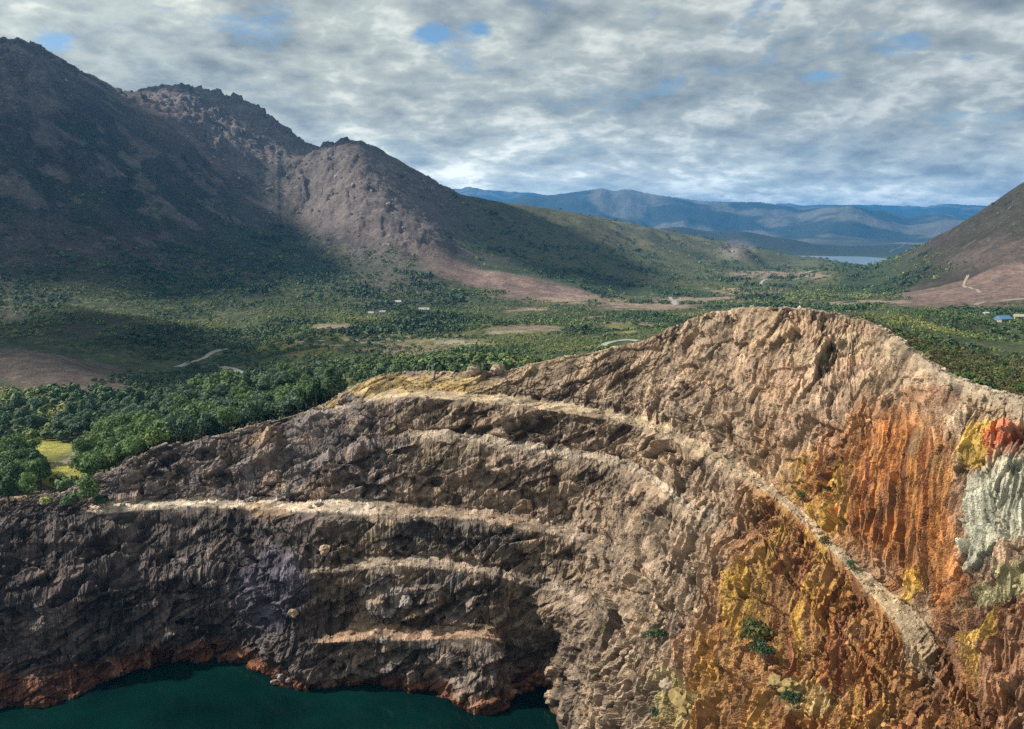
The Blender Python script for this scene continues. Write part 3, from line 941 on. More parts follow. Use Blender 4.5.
terr = link('terrain', mesh_np('terrain', T.reshape(-1, 3)[used], remap[tf], {'Col': tcol[used], 'rocky': trocky[used]}, True), M_GROUND)
tag(terr, kind='structure')

# ================================================================== WATER
def sheet(name, pts, z, mat):
    me = bpy.data.meshes.new(name)
    me.from_pydata([(x, y, z) for x, y in pts], [], [list(range(len(pts)))])
    return tag(link(name, me, mat), kind='structure')


t = NT('pit_water')
pos = t.pos()
t.l(t.ramp(t.noise(pos, .03, 3), [(.35, (.001, .008, .008)), (.7, (.002, .022, .017))]), t.b.inputs['Base Color'])
t.b.inputs['Roughness'].default_value = .07
t.b.inputs['IOR'].default_value = 1.33
t.b.inputs['Specular IOR Level'].default_value = .35
t.bump(t.noise(pos, 1.4, 4, .6), .12, .08)
sheet('water', [(-260, -40), (120, -40), (120, 232), (-260, 232)], 0.0, t.m)
t = NT('lake_water')
t.l(t.ramp(t.noise(t.pos(), .004, 3), [(.3, (.10, .16, .22)), (.7, (.16, .22, .28))]), t.b.inputs['Base Color'])
t.b.inputs['Roughness'].default_value = .2
t.bump(t.noise(t.pos(), .3, 3), .1, .3)
sheet('lake', [(-600, 3300), (4000, 3300), (4000, 6600), (-600, 6600)], LAKEZ, t.m)

# ================================================================== ROADS AND TRACKS
def ribbon(name, pix, width, mat, ymin=240, lift=.25):
    pts = np.array([hit(a, b, ymin) for a, b in pix])
    s = np.concatenate([[0], np.cumsum(np.linalg.norm(np.diff(pts[:, :2], axis=0), axis=1))])
    n = max(8, int(s[-1] / 3))
    ss = np.linspace(0, s[-1], n)
    q = catmull(s, pts, ss)
    # sit on the ground
    cx = project(q)[0]
    q = ground(cx, np.maximum(q[:, 1], 60))
    d = np.gradient(q[:, :2], axis=0)
    d /= np.linalg.norm(d, axis=1, keepdims=True) + 1e-9
    nn = np.stack([-d[:, 1], d[:, 0]], -1)
    wv = (width * .8 * (.5 + .2 * fbm(np.stack([ss / 5, ss * 0, ss * 0], -1), 3, 5)))[:, None]
    cols = []
    for f in (-1, -.33, .33, 1):
        e = q.copy()
        e[:, :2] += nn * wv * f
        g = ground(project(e)[0], np.maximum(e[:, 1], 60))
        e[:, 2] = np.maximum(g[:, 2], q[:, 2] - .6) + lift
        cols.append(e)
    V = np.stack(cols, 1)
    i = np.arange(n * 4).reshape(n, 4)
    f = np.stack([i[:-1, :-1], i[1:, :-1], i[1:, 1:], i[:-1, 1:]], -1).reshape(-1, 4)
    return tag(link(name, mesh_np(name, V.reshape(-1, 3), f), mat), kind='structure')


def mat_world(name, lo, hi, scale):
    t = NT(name)
    f = t.noise(t.pos(), scale, 6, .65)
    t.l(t.ramp(f, [(.3, lo), (.7, hi)]), t.b.inputs['Base Color'])
    t.bump(f, .3, .2)
    return t.m


M_ROAD = mat_world('pale_gravel', (.22, .215, .19), (.38, .37, .34), .3)
M_TRACK = mat_world('track_dirt', (.2, .16, .125), (.33, .28, .23), .2)
ribbon('road', [(178, 367), (196, 361), (206, 357), (214, 352), (221, 350), (240, 343)], 8, M_ROAD)
ribbon('road', [(212, 364), (222, 367), (232, 369), (240, 372), (252, 377)], 7, M_ROAD)
ribbon('road', [(602, 347), (612, 342), (624, 340), (638, 341)], 6, M_ROAD)
ribbon('road', [(670, 297), (674, 301), (676, 305)], 9, M_ROAD)
ribbon('road', [(758, 286), (762, 281), (767, 279)], 8, M_ROAD)
ribbon('path', [(968, 275), (965, 281), (964, 285), (971, 288), (978, 291), (980, 293)], 5, M_TRACK)
ribbon('path', [(890, 252), (895, 249), (902, 246), (905, 243)], 5, M_TRACK)
ribbon('road', [(975, 305), (995, 302), (1024, 299), (1060, 296)], 7, M_TRACK)
ribbon('path', [(285, 345), (305, 342), (325, 341)], 4, M_TRACK)

# ================================================================== TREES
def rot_basis(n):
    a = np.where(np.abs(n[:, 2:3]) < .9, np.array([[0, 0, 1.0]]), np.array([[1.0, 0, 0]]))
    u = np.cross(a, n)
    u /= np.linalg.norm(u, axis=1, keepdims=True) + 1e-9
    return u, np.cross(n, u)


def leaf_quads(cent, nrm, size, r):
    nrm = nrm / (np.linalg.norm(nrm, axis=1, keepdims=True) + 1e-9)
    u, v = rot_basis(nrm)
    ang = r.uniform(0, 6.28, len(cent))[:, None]
    u, v = u * np.cos(ang) + v * np.sin(ang), v * np.cos(ang) - u * np.sin(ang)
    s = size[:, None]
    k = r.uniform(.55, 1.0, (len(cent), 4, 1))
    V = np.stack([cent + (-u - v * .6) * s * k[:, 0], cent + (u - v * .7) * s * k[:, 1], cent + (u * .8 + v) * s * k[:, 2], cent + (-u * .7 + v * .8) * s * k[:, 3]], 1)
    return V.reshape(-1, 3)


def crown_points(n, lobes, r, jitter=.38):
    """points on and inside a set of lobes: (centre, radius)"""
    lob = np.array([[*c, q] for c, q in lobes])
    w = lob[:, 3] ** 2
    k = r.choice(len(lob), n, p=w / w.sum())
    d = r.normal(size=(n, 3))
    d /= np.linalg.norm(d, axis=1, keepdims=True)
    d[:, 2] = np.where(d[:, 2] < -.35, -d[:, 2], d[:, 2])
    rad = lob[k, 3] * r.uniform(.55, 1.08, n) ** .6
    c = lob[k, :3] + d * rad[:, None] * np.array([1, 1, .82])
    nr = d + r.normal(size=(n, 3)) * jitter + np.array([0, 0, .25])
    return c, nr, k


def tube(verts, fcs, a, b, r0, r1, seg=6):
    a, b = np.array(a, float), np.array(b, float)
    n = (b - a)[None] / np.linalg.norm(b - a)
    u, v = rot_basis(n)
    base = len(verts)
    for c, rr in ((a, r0), (b, r1)):
        for i in range(seg):
            t_ = 6.283 * i / seg
            verts.append(c + (u[0] * math.cos(t_) + v[0] * math.sin(t_)) * rr)
    for i in range(seg):
        j = (i + 1) % seg
        fcs.append((base + i, base + j, base + seg + j, base + seg + i))


def leaf_mat(name, lo, hi):
    t = NT(name)
    oi = t.n('ObjectInfo').outputs['Random']
    g = t.n('NewGeometry')
    f = t.math('ADD', t.math('MULTIPLY', g.outputs['Random Per Island'], .6), t.math('MULTIPLY', oi, .4))
    t.l(t.ramp(f, [(.1, lo), (.9, hi)]), t.b.inputs['Base Color'])
    t.b.inputs['Roughness'].default_value = .7
    tr = t.n('BsdfTranslucent')
    t.l(t.ramp(f, [(.1, tuple(x * 1.1 for x in lo)), (.9, tuple(x * 1.25 for x in hi))]), tr.inputs[0])
    mx = t.n('MixShader', Fac=.22)
    t.l(t.b.outputs[0], mx.inputs[1])
    t.l(tr.outputs[0], mx.inputs[2])
    t.l(mx.outputs[0], t.out.inputs[0])
    return t.m


LEAF = {'mid': leaf_mat('foliage_mid', (.055, .105, .034), (.135, .215, .066)),
        'dark': leaf_mat('foliage_dark', (.028, .06, .028), (.065, .115, .046)),
        'fresh': leaf_mat('foliage_fresh', (.09, .15, .035), (.19, .26, .07)),
        'blue': leaf_mat('foliage_blue', (.055, .10, .058), (.12, .185, .105)),
        'olive': leaf_mat('foliage_olive', (.055, .066, .018), (.13, .14, .045)),
        'dry': leaf_mat('foliage_dry', (.075, .068, .022), (.15, .13, .05))}
BARK = simple('bark', (.12, .09, .07), .35, 3)


def make_tree_meshes(h, rad, n, seed, conic=False):
    r = np.random.default_rng(seed)
    lobes = []
    nl = r.integers(8, 12)
    for i in range(nl):
        a = r.uniform(0, 6.28)
        q = r.uniform(.1, .75) * rad
        z = h * r.uniform(.38, .82)
        if conic:
            q *= 1.15 - z / h
        lobes.append(((q * math.cos(a), q * math.sin(a), z), rad * r.uniform(.34, .55)))
    lobes.append(((0, 0, h * .86), rad * .38))
    lobes.append(((rad * .2, -rad * .1, h * .5), rad * .6))
    c, nr, k = crown_points(n, lobes, r)
    V = leaf_quads(c, nr, r.uniform(.22, .5, n) * (h / 10) ** .3, r)
    crown = mesh_np('crown', V, np.arange(len(V)).reshape(-1, 4))
    tv, tfc = [], []
    top = np.array([r.uniform(-.3, .3), r.uniform(-.3, .3), h * .45])
    tube(tv, tfc, (0, 0, -.6), top, .03 * h, .02 * h)
    for (cc, rr) in lobes[:6]:
        tube(tv, tfc, top - np.array([0, 0, h * r.uniform(0, .15)]), np.array(cc), .014 * h, .004 * h, 5)
    trunk = mesh_np('trunk', np.array(tv), np.array(tfc))
    trunk.materials.append(BARK)
    return crown, trunk


def tree_proto(h, rad, n, seed, leaf, conic=False):
    c, t_ = make_tree_meshes(h, rad, n, seed, conic)
    c.materials.append(LEAF[leaf])
    return c, t_


PROTO = {k: [] for k in LEAF}
for s in range(4):
    PROTO['mid'].append(tree_proto(9.5, 4.2, 950, 100 + s, 'mid'))
    PROTO['blue'].append(tree_proto(9.5, 3.9, 900, 120 + s, 'blue'))
for s in range(2):
    PROTO['dark'].append(tree_proto(9.5, 3.7, 900, 110 + s, 'dark', True))
    PROTO['fresh'].append(tree_proto(8.0, 4.0, 850, 130 + s, 'fresh'))
SHRUB = []
for s in range(5):
    r = np.random.default_rng(300 + s)
    lobes = [((r.uniform(-.6, .6), r.uniform(-.6, .6), r.uniform(.3, .9)), r.uniform(.35, .65)) for _ in range(6)]
    c, nr, k = crown_points(380, lobes, r, .8)
    V = leaf_quads(c, nr, r.uniform(.07, .15, 380), r)
    for m in ('dry', 'mid', 'dark', 'fresh', 'olive'):
        me = mesh_np('foliage', V, np.arange(len(V)).reshape(-1, 4))
        me.materials.append(LEAF[m])
        tv, tfc = [], []
        for (cc, rr) in lobes[:4]:
            tube(tv, tfc, (0, 0, -.25), cc, .05, .02, 5)
        st_ = mesh_np('stem', np.array(tv), np.array(tfc))
        st_.materials.append(BARK)
        SHRUB.append((m, me, st_))


def put(kind, loc, scale, rz, meshes, names, label, cat, group, squash=1.0):
    o = empty(kind, loc, rz)
    o.scale = (scale, scale, scale * squash)
    tag(o, label, cat, group)
    for nm, me in zip(names, meshes):
        c = bpy.data.objects.new(nm, me)
        C.objects.link(c)
        c.parent = o
    return o


def in_pit(q, margin_poly=None):
    return inside(q[:, :2], poly)


def pit_hit(px_, py_):
    """front-most displaced pit vertex nearest to a pixel"""
    d2 = (rpx - px_) ** 2 + (rpy - py_) ** 2
    near_ = np.argwhere(d2 < max(4.0, d2.min() * 1.5))
    j = min(near_, key=lambda k: Gd[k[0], k[1], 1])
    return Gd[j[0], j[1]]


# --- candidates for single trees: the wood below the left rim, the clearing, the mound behind the rim
WOODS = [  # px, py of the ground at the foot, rx, ry, leaf kinds, label
    (140, 462, 60, 34, ('mid', 'mid', 'mid', 'fresh'), 'sunlit green round-crowned tree in the wood just behind the left rim of the pit'),
    (215, 428, 70, 28, ('blue', 'mid', 'blue'), 'tall grey-green tree in the wood behind the left rim of the pit'),
    (70, 418, 110, 22, ('blue', 'dark', 'blue'), 'dark blue-green tree in the belt at the foot of the brown left hill'),
    (5, 486, 36, 36, ('dark', 'mid'), 'dark green bushy tree left of the yellow clearing at the left edge'),
    (75, 502, 30, 16, ('dark', 'mid'), 'dark leafy tree between the yellow clearing and the pale ledge'),
    (290, 405, 50, 16, ('mid', 'blue', 'dark'), 'green tree above the bright golden rim shoulder of the pit'),
    (430, 372, 110, 12, ('mid', 'dark', 'fresh'), 'bushy tree rooted directly behind the golden flat rim of the pit'),
]
cand = []
placed = np.zeros((0, 2))


def try_add(q, sp):
    global placed
    if len(placed) and (((placed - q[:2]) ** 2).sum(1) < sp * sp).any():
        return False
    placed = np.concatenate([placed, q[None, :2]])
    return True


def clearing(px, py):
    return (ell(px, py, 42, 449, 30, 9) + ell(px, py, 58, 474, 26, 10) + ell(px, py, 84, 452, 34, 5, -.6) + ell(px, py, 50, 497, 40, 6)) > .35


r = np.random.default_rng(5)
M = 9000
cpx = r.uniform(-90, 560, M)
cY = np.exp(r.uniform(math.log(236), math.log(520), M))
q = ground(cpx, cY)
qx, qy = project(q)
okp = ~in_pit(q)
for i in range(M):
    if not okp[i]:
        continue
    best, bi = 0, -1
    for k, wd in enumerate(WOODS):
        e = float(ell(np.array(qx[i]), np.array(qy[i]), wd[0], wd[1], wd[2] * 1.15, wd[3] * 1.2))
        if e > best:
            best, bi = e, k
    if best < .25 or clearing(qx[i], qy[i]):
        continue
    if abs(qx[i] - 30) < 90 and qy[i] > 505:
        continue
    if not try_add(q[i], 4.6):
        continue
    hgt = r.uniform(.78, 1.25) * (1.0 if bi != 6 else .55) * (.6 if bi == 4 else 1)
    cand.append((q[i], hgt, bi))
# explicit trees seen beside the clearing
for (a, b, sc, bi) in ((87, 507, .95, 4), (70, 507, .62, 4), (102, 506, .5, 4), (48, 507, .45, 4), (10, 506, .95, 3), (28, 500, .8, 3), (-12, 508, .9, 3)):
    cand.append((pit_hit(a, b), sc, bi))
cand.sort(key=lambda c: -c[1] / c[0][1])
TREE_N = min(295, len(cand))
extra_trees = cand[TREE_N:]
for q_, s_, bi in cand[:TREE_N]:
    kinds = WOODS[bi][4]
    kd = kinds[r.integers(len(kinds))]
    c_, t_ = PROTO[kd][r.integers(len(PROTO[kd]))]
    lab = WOODS[bi][5]
    if kd == 'dark' and bi in (5, 6):
        lab = lab.replace('green tree', 'dark green tree').replace('bushy tree', 'dark bushy tree')
    if kd == 'fresh':
        lab = lab.replace('sunlit green', 'pale fresh green').replace('bushy tree', 'pale fresh green tree')
    put('tree', tuple(q_), s_, r.uniform(0, 6.28), (t_, c_), ('trunk', 'crown'), lab, 'tree', 'trees in the woods behind the pit', r.uniform(.85, 1.15))

# --- shrubs growing on the dry slope right of the rim, and on the pit walls
r = np.random.default_rng(9)
n_s = 0
placed = np.zeros((0, 2))
SH_LAB = {'dry': 'dry ochre heath shrub on the slope beyond the right-hand rim', 'mid': 'green heath shrub on the slope beyond the right-hand rim',
          'dark': 'dark green shrub on the slope beyond the right-hand rim', 'fresh': 'light green shrub on the slope beyond the right-hand rim'}
extra_shrubs = []
for i in range(6000):
    a, Y = r.uniform(850, 1075), math.exp(r.uniform(math.log(125), math.log(330)))
    q_ = ground(np.array([a]), np.array([Y]))
    if inside(q_[:, :2], back(13, 0)[::6, :2] if False else poly)[0]:
        continue
    if not try_add(q_[0], 2.3):
        continue
    kd = r.choice(['dry', 'dry', 'dry', 'mid', 'dark', 'fresh']) if Y < 290 else r.choice(['mid', 'dark', 'mid', 'dry', 'fresh'])
    opts = [s for s in SHRUB if s[0] == kd]
    m_, fo, stm = opts[r.integers(len(opts))]
    sc = r.uniform(.9, 1.9)
    if n_s < 290:
        put('shrub', tuple(q_[0]), sc, r.uniform(0, 6.28), (stm, fo), ('stem', 'foliage'), SH_LAB[kd], 'shrub', 'heath shrubs beyond the right rim', r.uniform(.6, 1.0))
        n_s += 1
    else:
        extra_shrubs.append((q_[0], sc * 1.25))


WALLSH = [((658, 638), 1.9, 'dark', 'small dark green bush alone in the rocky gully left of the ochre wall'),
          ((757, 640), 3.2, 'olive', 'biggest green bush clinging to the ochre wall below the ramp'),
          ((765, 655), 2.0, 'dark', 'dark low shrub just under the biggest bush on the ochre wall'),
          ((822, 541), 1.2, 'dry', 'straw coloured tuft at the bend of the ramp'),
          ((800, 500), 1.1, 'olive', 'low green scrub at the upper end of the narrow ramp'),
          ((850, 566), 1.0, 'dark', 'dark tuft beside the lower stretch of the ramp'),
          ((790, 700), 1.6, 'dark', 'dark scrub below the pale yellow rock shelf'),
          ((655, 715), 1.4, 'dark', 'dark shrub left of the pale yellow boulder at the bottom edge')]
for (a, b), sc, kd, lab in WALLSH:
    opts = [s for s in SHRUB if s[0] == kd]
    m_, fo, stm = opts[r.integers(len(opts))]
    put('shrub', tuple(pit_hit(a, b) + np.array([-.1, -.3, .1])), sc, r.uniform(0, 6.28), (stm, fo), ('stem', 'foliage'), lab, 'shrub', None, .95)

# --- everything farther: one woodland mass of thousands of small crowns
def cluster_mesh(pts, rad, nq, r, colr, qs=(.2, .36)):
    """pts (n,3) crown bases, rad (n,) radii -> leaf quads + tint"""
    n = len(pts)
    k = np.repeat(np.arange(n), nq)
    d = r.normal(size=(n * nq, 3))
    d /= np.linalg.norm(d, axis=1, keepdims=True)
    d[:, 2] = np.abs(d[:, 2]) * 1.0 - .15
    R_ = rad[k] * r.uniform(.72, 1.1, n * nq)
    # lumpy: radius depends on the direction, per crown
    lump = 1 + .3 * np.sin(d[:, 0] * 5 + k * 1.7) * np.sin(d[:, 1] * 5 + k * 2.3)
    cen = pts[k] + d * (R_ * lump)[:, None] * np.array([1, 1, .95]) + np.array([0, 0, .35]) * rad[k][:, None]
    nr = d + r.normal(size=d.shape) * .3 + np.array([0, 0, .25])
    V = leaf_quads(cen, nr, rad[k] * r.uniform(*qs, n * nq), r)
    tint = np.repeat(1.8 * colr[k] * r.uniform(.75, 1.25, (n * nq, 1)), 4, axis=0)
    return V, tint


r = np.random.default_rng(21)
VV, CC = [], []


def veg_density(px, py, Y, P):
    p2 = P * np.array([1, 1, 0.0])
    a = fbm(p2 / 45.0, 3, 111) + .5 * fbm(p2 / 130.0, 3, 112)
    d = np.full(len(px), .46) + .25 * (px < 380) * (Y > 650) + .7 * a + .4 * woodness(P)
    wx, wy = px + 10 * a, py + 4 * a
    for cx, cy, rx, ry, s in ((500, 352, 150, 12, .8), (470, 322, 160, 8, .5), (620, 318, 110, 9, .5), (430, 305, 160, 6, .7), (250, 300, 160, 18, .5), (60, 290, 150, 12, .4),
                              (200, 340, 70, 12, .6), (180, 380, 90, 14, .7), (400, 365, 80, 10, .6), (850, 297, 120, 9, .5), (700, 300, 140, 6, .3), (960, 325, 110, 16, .7), (1000, 312, 80, 5, .7),
                              (410, 282, 30, 7, .8), (310, 262, 150, 16, .5), (120, 285, 200, 12, .4), (470, 292, 70, 4, .4), (735, 268, 90, 8, .4), (640, 250, 150, 16, .2), (560, 340, 90, 8, .7), (690, 325, 70, 10, .9)):
        d += s * ell(wx, wy, cx, cy, rx, ry)
    for cx, cy, rx, ry, rt, s in ((515, 284, 100, 11, .17, 1.4), (1010, 285, 140, 18, -.12, 1.5), (50, 370, 120, 26, .25, .62), (90, 325, 140, 15, .1, .35), (525, 329, 46, 5, 0, 1.1), (440, 344, 60, 4, 0, 1.0),
                                  (650, 307, 55, 4, 0, 1.0), (700, 300, 55, 3, 0, .9), (335, 327, 26, 4, 0, 1.4), (950, 365, 100, 22, .35, .5), (440, 262, 50, 12, .45, 1), (208, 357, 16, 5, -.3, 1.3), (231, 370, 14, 4, .2, 1.3),
                                  (618, 343, 20, 4, -.2, 1.3), (674, 301, 7, 6, 0, 1.3), (762, 282, 8, 5, 0, 1.3), (860, 302, 60, 2.5, 0, .8), (1003, 320, 14, 6, 0, 1.2), (620, 327, 26, 5, 0, .9), (985, 301, 60, 3, -.1, 1.5)):
        d -= s * ell(px, py, cx, cy, rx, ry, rt)
    d -= (.75 * sm(35, 110, P[:, 2]) - .5 * a * sm(30, 60, P[:, 2])) * (Y > 950)
    return d


def woodness(P):
    """-1 open scrub .. 1 tall dark wood, in patches"""
    p2 = P * np.array([1, 1, 0.0])
    return np.clip(1.7 * fbm(p2 / np.array([75.0, 120.0, 1]), 3, 141) + .5 * fbm(p2 / 28.0, 2, 142), -1, 1)


def tints(n, P, r):
    w_ = (woodness(P) + r.normal(0, .25, n)) * .5 + .5
    pal = np.array([[.15, .145, .055], [.105, .13, .04], [.060, .088, .03], [.040, .066, .026], [.027, .048, .023], [.024, .042, .024]])
    x = np.clip(w_, 0, .999) * 5
    k = x.astype(int)
    f = (x - k)[:, None]
    return (pal[k] * (1 - f) + pal[k + 1] * f) * r.uniform(.85, 1.2, (n, 1))


for y0, y1, m, rlo, rhi, nq in ((262, 420, 4200, .6, 1.9, 50), (420, 700, 14000, .7, 2.6, 36), (700, 1150, 24000, 1.0, 3.6, 26), (1150, 1900, 14000, 2.0, 5.2, 24), (1900, 3600, 9000, 3.2, 8, 18)):
    m = int(m * 1.26)
    a = r.uniform(-220, 1250, m)
    Y = np.exp(r.uniform(math.log(y0), math.log(y1), m))
    q = ground(a, Y)
    ax, ay = project(q)
    keep = (veg_density(ax, ay, Y, q) > r.uniform(.05, .75, m)) & ~in_pit(q)
    keep &= ~((Y < 420) & (ax < 160) & (((ax - 40) / 75) ** 2 + ((ay - 468) / 36) ** 2 < 1))
    keep &= (q[:, 2] > LAKEZ + 1) & (q[:, 2] < 230 + 40 * r.uniform(-1, 1, m))
    keep &= ~((Y < 330) & (ax > 830))
    q = q[keep]
    rad = np.exp(math.log(rlo) + (math.log(rhi) - math.log(rlo)) * np.clip(r.uniform(-.1, .7, len(q)) + .35 * woodness(q), 0, 1.1) + r.normal(0, .22, len(q)))
    V, tn = cluster_mesh(q, rad, nq, r, tints(len(q), q, r))
    VV.append(V)
    CC.append(tn)
if extra_trees:
    q = np.array([e[0] for e in extra_trees])
    V, tn = cluster_mesh(q + np.array([0, 0, 1.5]), np.array([3.4 * e[1] for e in extra_trees]), 150, r, tints(len(q), q, r))
    VV.append(V)
    CC.append(tn)
if extra_shrubs:
    q = np.array([e[0] for e in extra_shrubs])
    V, tn = cluster_mesh(q, np.array([e[1] * .8 for e in extra_shrubs]), 190, r,
                         np.where(r.uniform(0, 1, (len(q), 1)) < .35, np.array([[.05, .07, .022]]), np.array([[.062, .06, .025]])) * r.uniform(.5, 1.3, (len(q), 1)), (.1, .19))
    VV.append(V)
    CC.append(tn)
V = np.concatenate(VV)
t = NT('woodland_foliage')
a_ = t.attr('Col').outputs['Color']
t.l(a_, t.b.inputs['Base Color'])
t.b.inputs['Roughness'].default_value = .75
M_WOOD = t.m
wood = link('woodland', mesh_np('woodland', V, np.arange(len(V)).reshape(-1, 4), {'Col': np.concatenate(CC)}), M_WOOD)
tag(wood, 'dense green bush and woodland covering the valley floor beyond the pit', 'woodland', None, 'stuff')

# ================================================================== ROCKS
def rock_mesh(seed, sub=2, name='boulder'):
    import bmesh
    bm = bmesh.new()
    bmesh.ops.create_icosphere(bm, subdivisions=sub, radius=1)
    v_ = np.array([x.co[:] for x in bm.verts])
    off = seed * 13.7
    f_ = facets(v_ * 1.3 + off, seed, 1.1) * .4 + fbm(v_ * 2.6 + off, 3, seed) * .16
    v_ = v_ * (1 + f_)[:, None] * np.array([1, .8, .72])
    for x, c in zip(bm.verts, v_):
        x.co = c
    me = bpy.data.meshes.new(name)
    bm.to_mesh(me)
    bm.free()
    return me


ROCKM = {'pale': simple('pale_stone', (.30, .235, .175), .3, 2.5), 'grey': simple('grey_stone', (.25, .22, .20), .35, 2.5), 'yellow': simple('yellow_stone', (.25, .18, .075), .3, 2.5),
         'tan': simple('tan_stone', (.36, .26, .18), .3, 2.5)}
BOULD = [((474, 372), 2.2, 'pale', 'larger pale pointed boulder on the rim behind the golden flat'), ((497, 369), 2.0, 'pale', 'smaller pale pointed boulder right of its twin on the rim'),
         ((253, 499), 1.2, 'grey', 'round grey boulder standing on the bright ledge'), ((246, 500), .8, 'grey', 'small grey boulder touching the round boulder on the bright ledge'),
         ((318, 504), 1.0, 'grey', 'flat grey slab lying towards the right end of the bright ledge'), ((310, 506), .7, 'grey', 'small dark stone at the outer lip of the bright ledge'),
         ((124, 504), .7, 'grey', 'small stone at the left end of the bright ledge'), ((416, 517), 1.1, 'pale', 'pale block on the third bench above the dark cliff'),
         ((326, 551), 1.6, 'tan', 'tan boulder on the slope below the right end of the ledge'), ((292, 613), 1.3, 'tan', 'orange tinted boulder on the dark wall above the water'),
         ((385, 640), 1.0, 'grey', 'grey block on the lowest bench above the water'), ((408, 603), 1.6, 'grey', 'grey fallen block in the pale scree'), 
         ((590, 556), 1.2, 'pale', 'pale angular block under the second bench'), ((680, 700), 2.2, 'yellow', 'big yellow boulder at the bottom edge of the picture'), ((665, 685), 1.4, 'pale', 'pale stone on top of the yellow boulder'),
         ((775, 681), 1.3, 'yellow', 'yellow rock shelf piece under the big bush'), ((788, 690), 1.5, 'yellow', 'long yellow rock jutting under the big bush'),
         ((280, 677), 1.0, 'grey', 'grey stone in the heap at the waterline'), ((273, 682), .8, 'pale', 'pale stone at the water end of the heap'), ((290, 681), .7, 'grey', 'small grey stone beside the rusty shore')]
for k, ((a, b), sc, m, lab) in enumerate(BOULD):
    me = rock_mesh(k + 1, 3)
    o = link('boulder', me, ROCKM[m])
    o.location = pit_hit(a, b) + np.array([0, -.2 * sc, .25 * sc])
    o.scale = (sc, sc, sc * (1.25 if k < 2 else 1))
    o.rotation_euler = (random.uniform(-.4, .4), random.uniform(-.4, .4), random.uniform(0, 6))
    tag(o, lab, 'boulder')


def rock_field(name, pts, rad, cols, label, mat):
    protos = []
    for s in range(6):
        me = rock_mesh(40 + s, 1)
        protos.append((np.array([v_.co[:] for v_ in me.vertices]), np.array([list(f_.vertices) for f_ in me.polygons])))
        bpy.data.meshes.remove(me)
    vs, fs, cs, off = [], [], [], 0
    rr = np.random.default_rng(77)
    for i in range(len(pts)):
        v_, f_ = protos[i % 6]
        a = rr.uniform(0, 6.28)
        ca, sa = math.cos(a), math.sin(a)
        w = v_ * rad[i] * rr.uniform(.7, 1.3, 3)
        w = np.stack([w[:, 0] * ca - w[:, 1] * sa, w[:, 0] * sa + w[:, 1] * ca, w[:, 2]], -1) + pts[i]
        vs.append(w)
        fs.append(f_ + off)
        cs.append(np.repeat(cols[i][None], len(w), 0))
        off += len(w)
    o = link(name, mesh_np(name, np.concatenate(vs), np.concatenate(fs), {'Col': np.concatenate(cs)}), mat)
    return tag(o, label, name.replace('_', ' '), None, 'stuff')


# rubble on benches and screes of the pit
r = np.random.default_rng(31)
flat = (benchs.reshape(NU, NV) > .4)
zonepx = (rpx > -30) & (rpx < 1054) & (rpy < 740) & (np.broadcast_to(segk, (NU, NV)) > 0) & (np.broadcast_to(segk, (NU, NV)) < 14)
scree = zonepx & (~flat) & (N[..., 2] > .45)
ii = np.argwhere(flat & zonepx)
ii = ii[r.choice(len(ii), 2600)]
jj = np.argwhere(scree)
jj = jj[r.choice(len(jj), 5200)]
kk = np.concatenate([ii, jj])
pts = Gd[kk[:, 0], kk[:, 1]]
rad = np.exp(r.normal(math.log(.26), .5, len(kk))).clip(.1, 1.0)
cl = col.reshape(NU, NV, 3)[kk[:, 0], kk[:, 1]] * r.uniform(.75, 1.45, (len(kk), 1))
rock_field('rubble', pts, rad, cl, 'loose broken stones lying on the benches and slopes of the pit', M_ROCK)
# outcrops on the mountains
m = 9000
a = r.uniform(-60, 1080, m)
Y = np.exp(r.uniform(math.log(1150), math.log(3600), m))
q = ground(a, Y)
ax, ay = project(q)
dn = crag_of(ax, ay, Y) + .22 * sm(40, 110, q[:, 2]) + .5 * fbm(q * np.array([1, 1, 0]) / 60.0, 3, 121) - .1
keep = (dn > r.uniform(.35, 1.5, m)) & (q[:, 2] > 15)
q = q[keep]
rad = np.exp(r.normal(math.log(2.3), .5, len(q))).clip(1, 7) * (q[:, 1] / 1800) ** .5
rock_field('rock_debris', q, rad, np.array([[.24, .21, .20]]) * r.uniform(.6, 1.5, (len(q), 1)), 'pale grey outcrops and boulders strewn over the mountain flanks', M_ROCK)

# ================================================================== HOUSES
def boxm(name, x0, x1, y0, y1, z0, z1, mat, parent):
    v_ = [(x, y, z) for x in (x0, x1) for y in (y0, y1) for z in (z0, z1)]
    f_ = [(0, 1, 3, 2), (4, 6, 7, 5), (0, 4, 5, 1), (2, 3, 7, 6), (0, 2, 6, 4), (1, 5, 7, 3)]
    me = bpy.data.meshes.new(name)
    me.from_pydata(v_, [], f_)
    return link(name, me, mat, parent)


M_GLASS = simple('window_glass', (.05, .06, .07), .2, 1, .15)
M_DOOR = simple('door_paint', (.2, .12, .08), .2, 2)


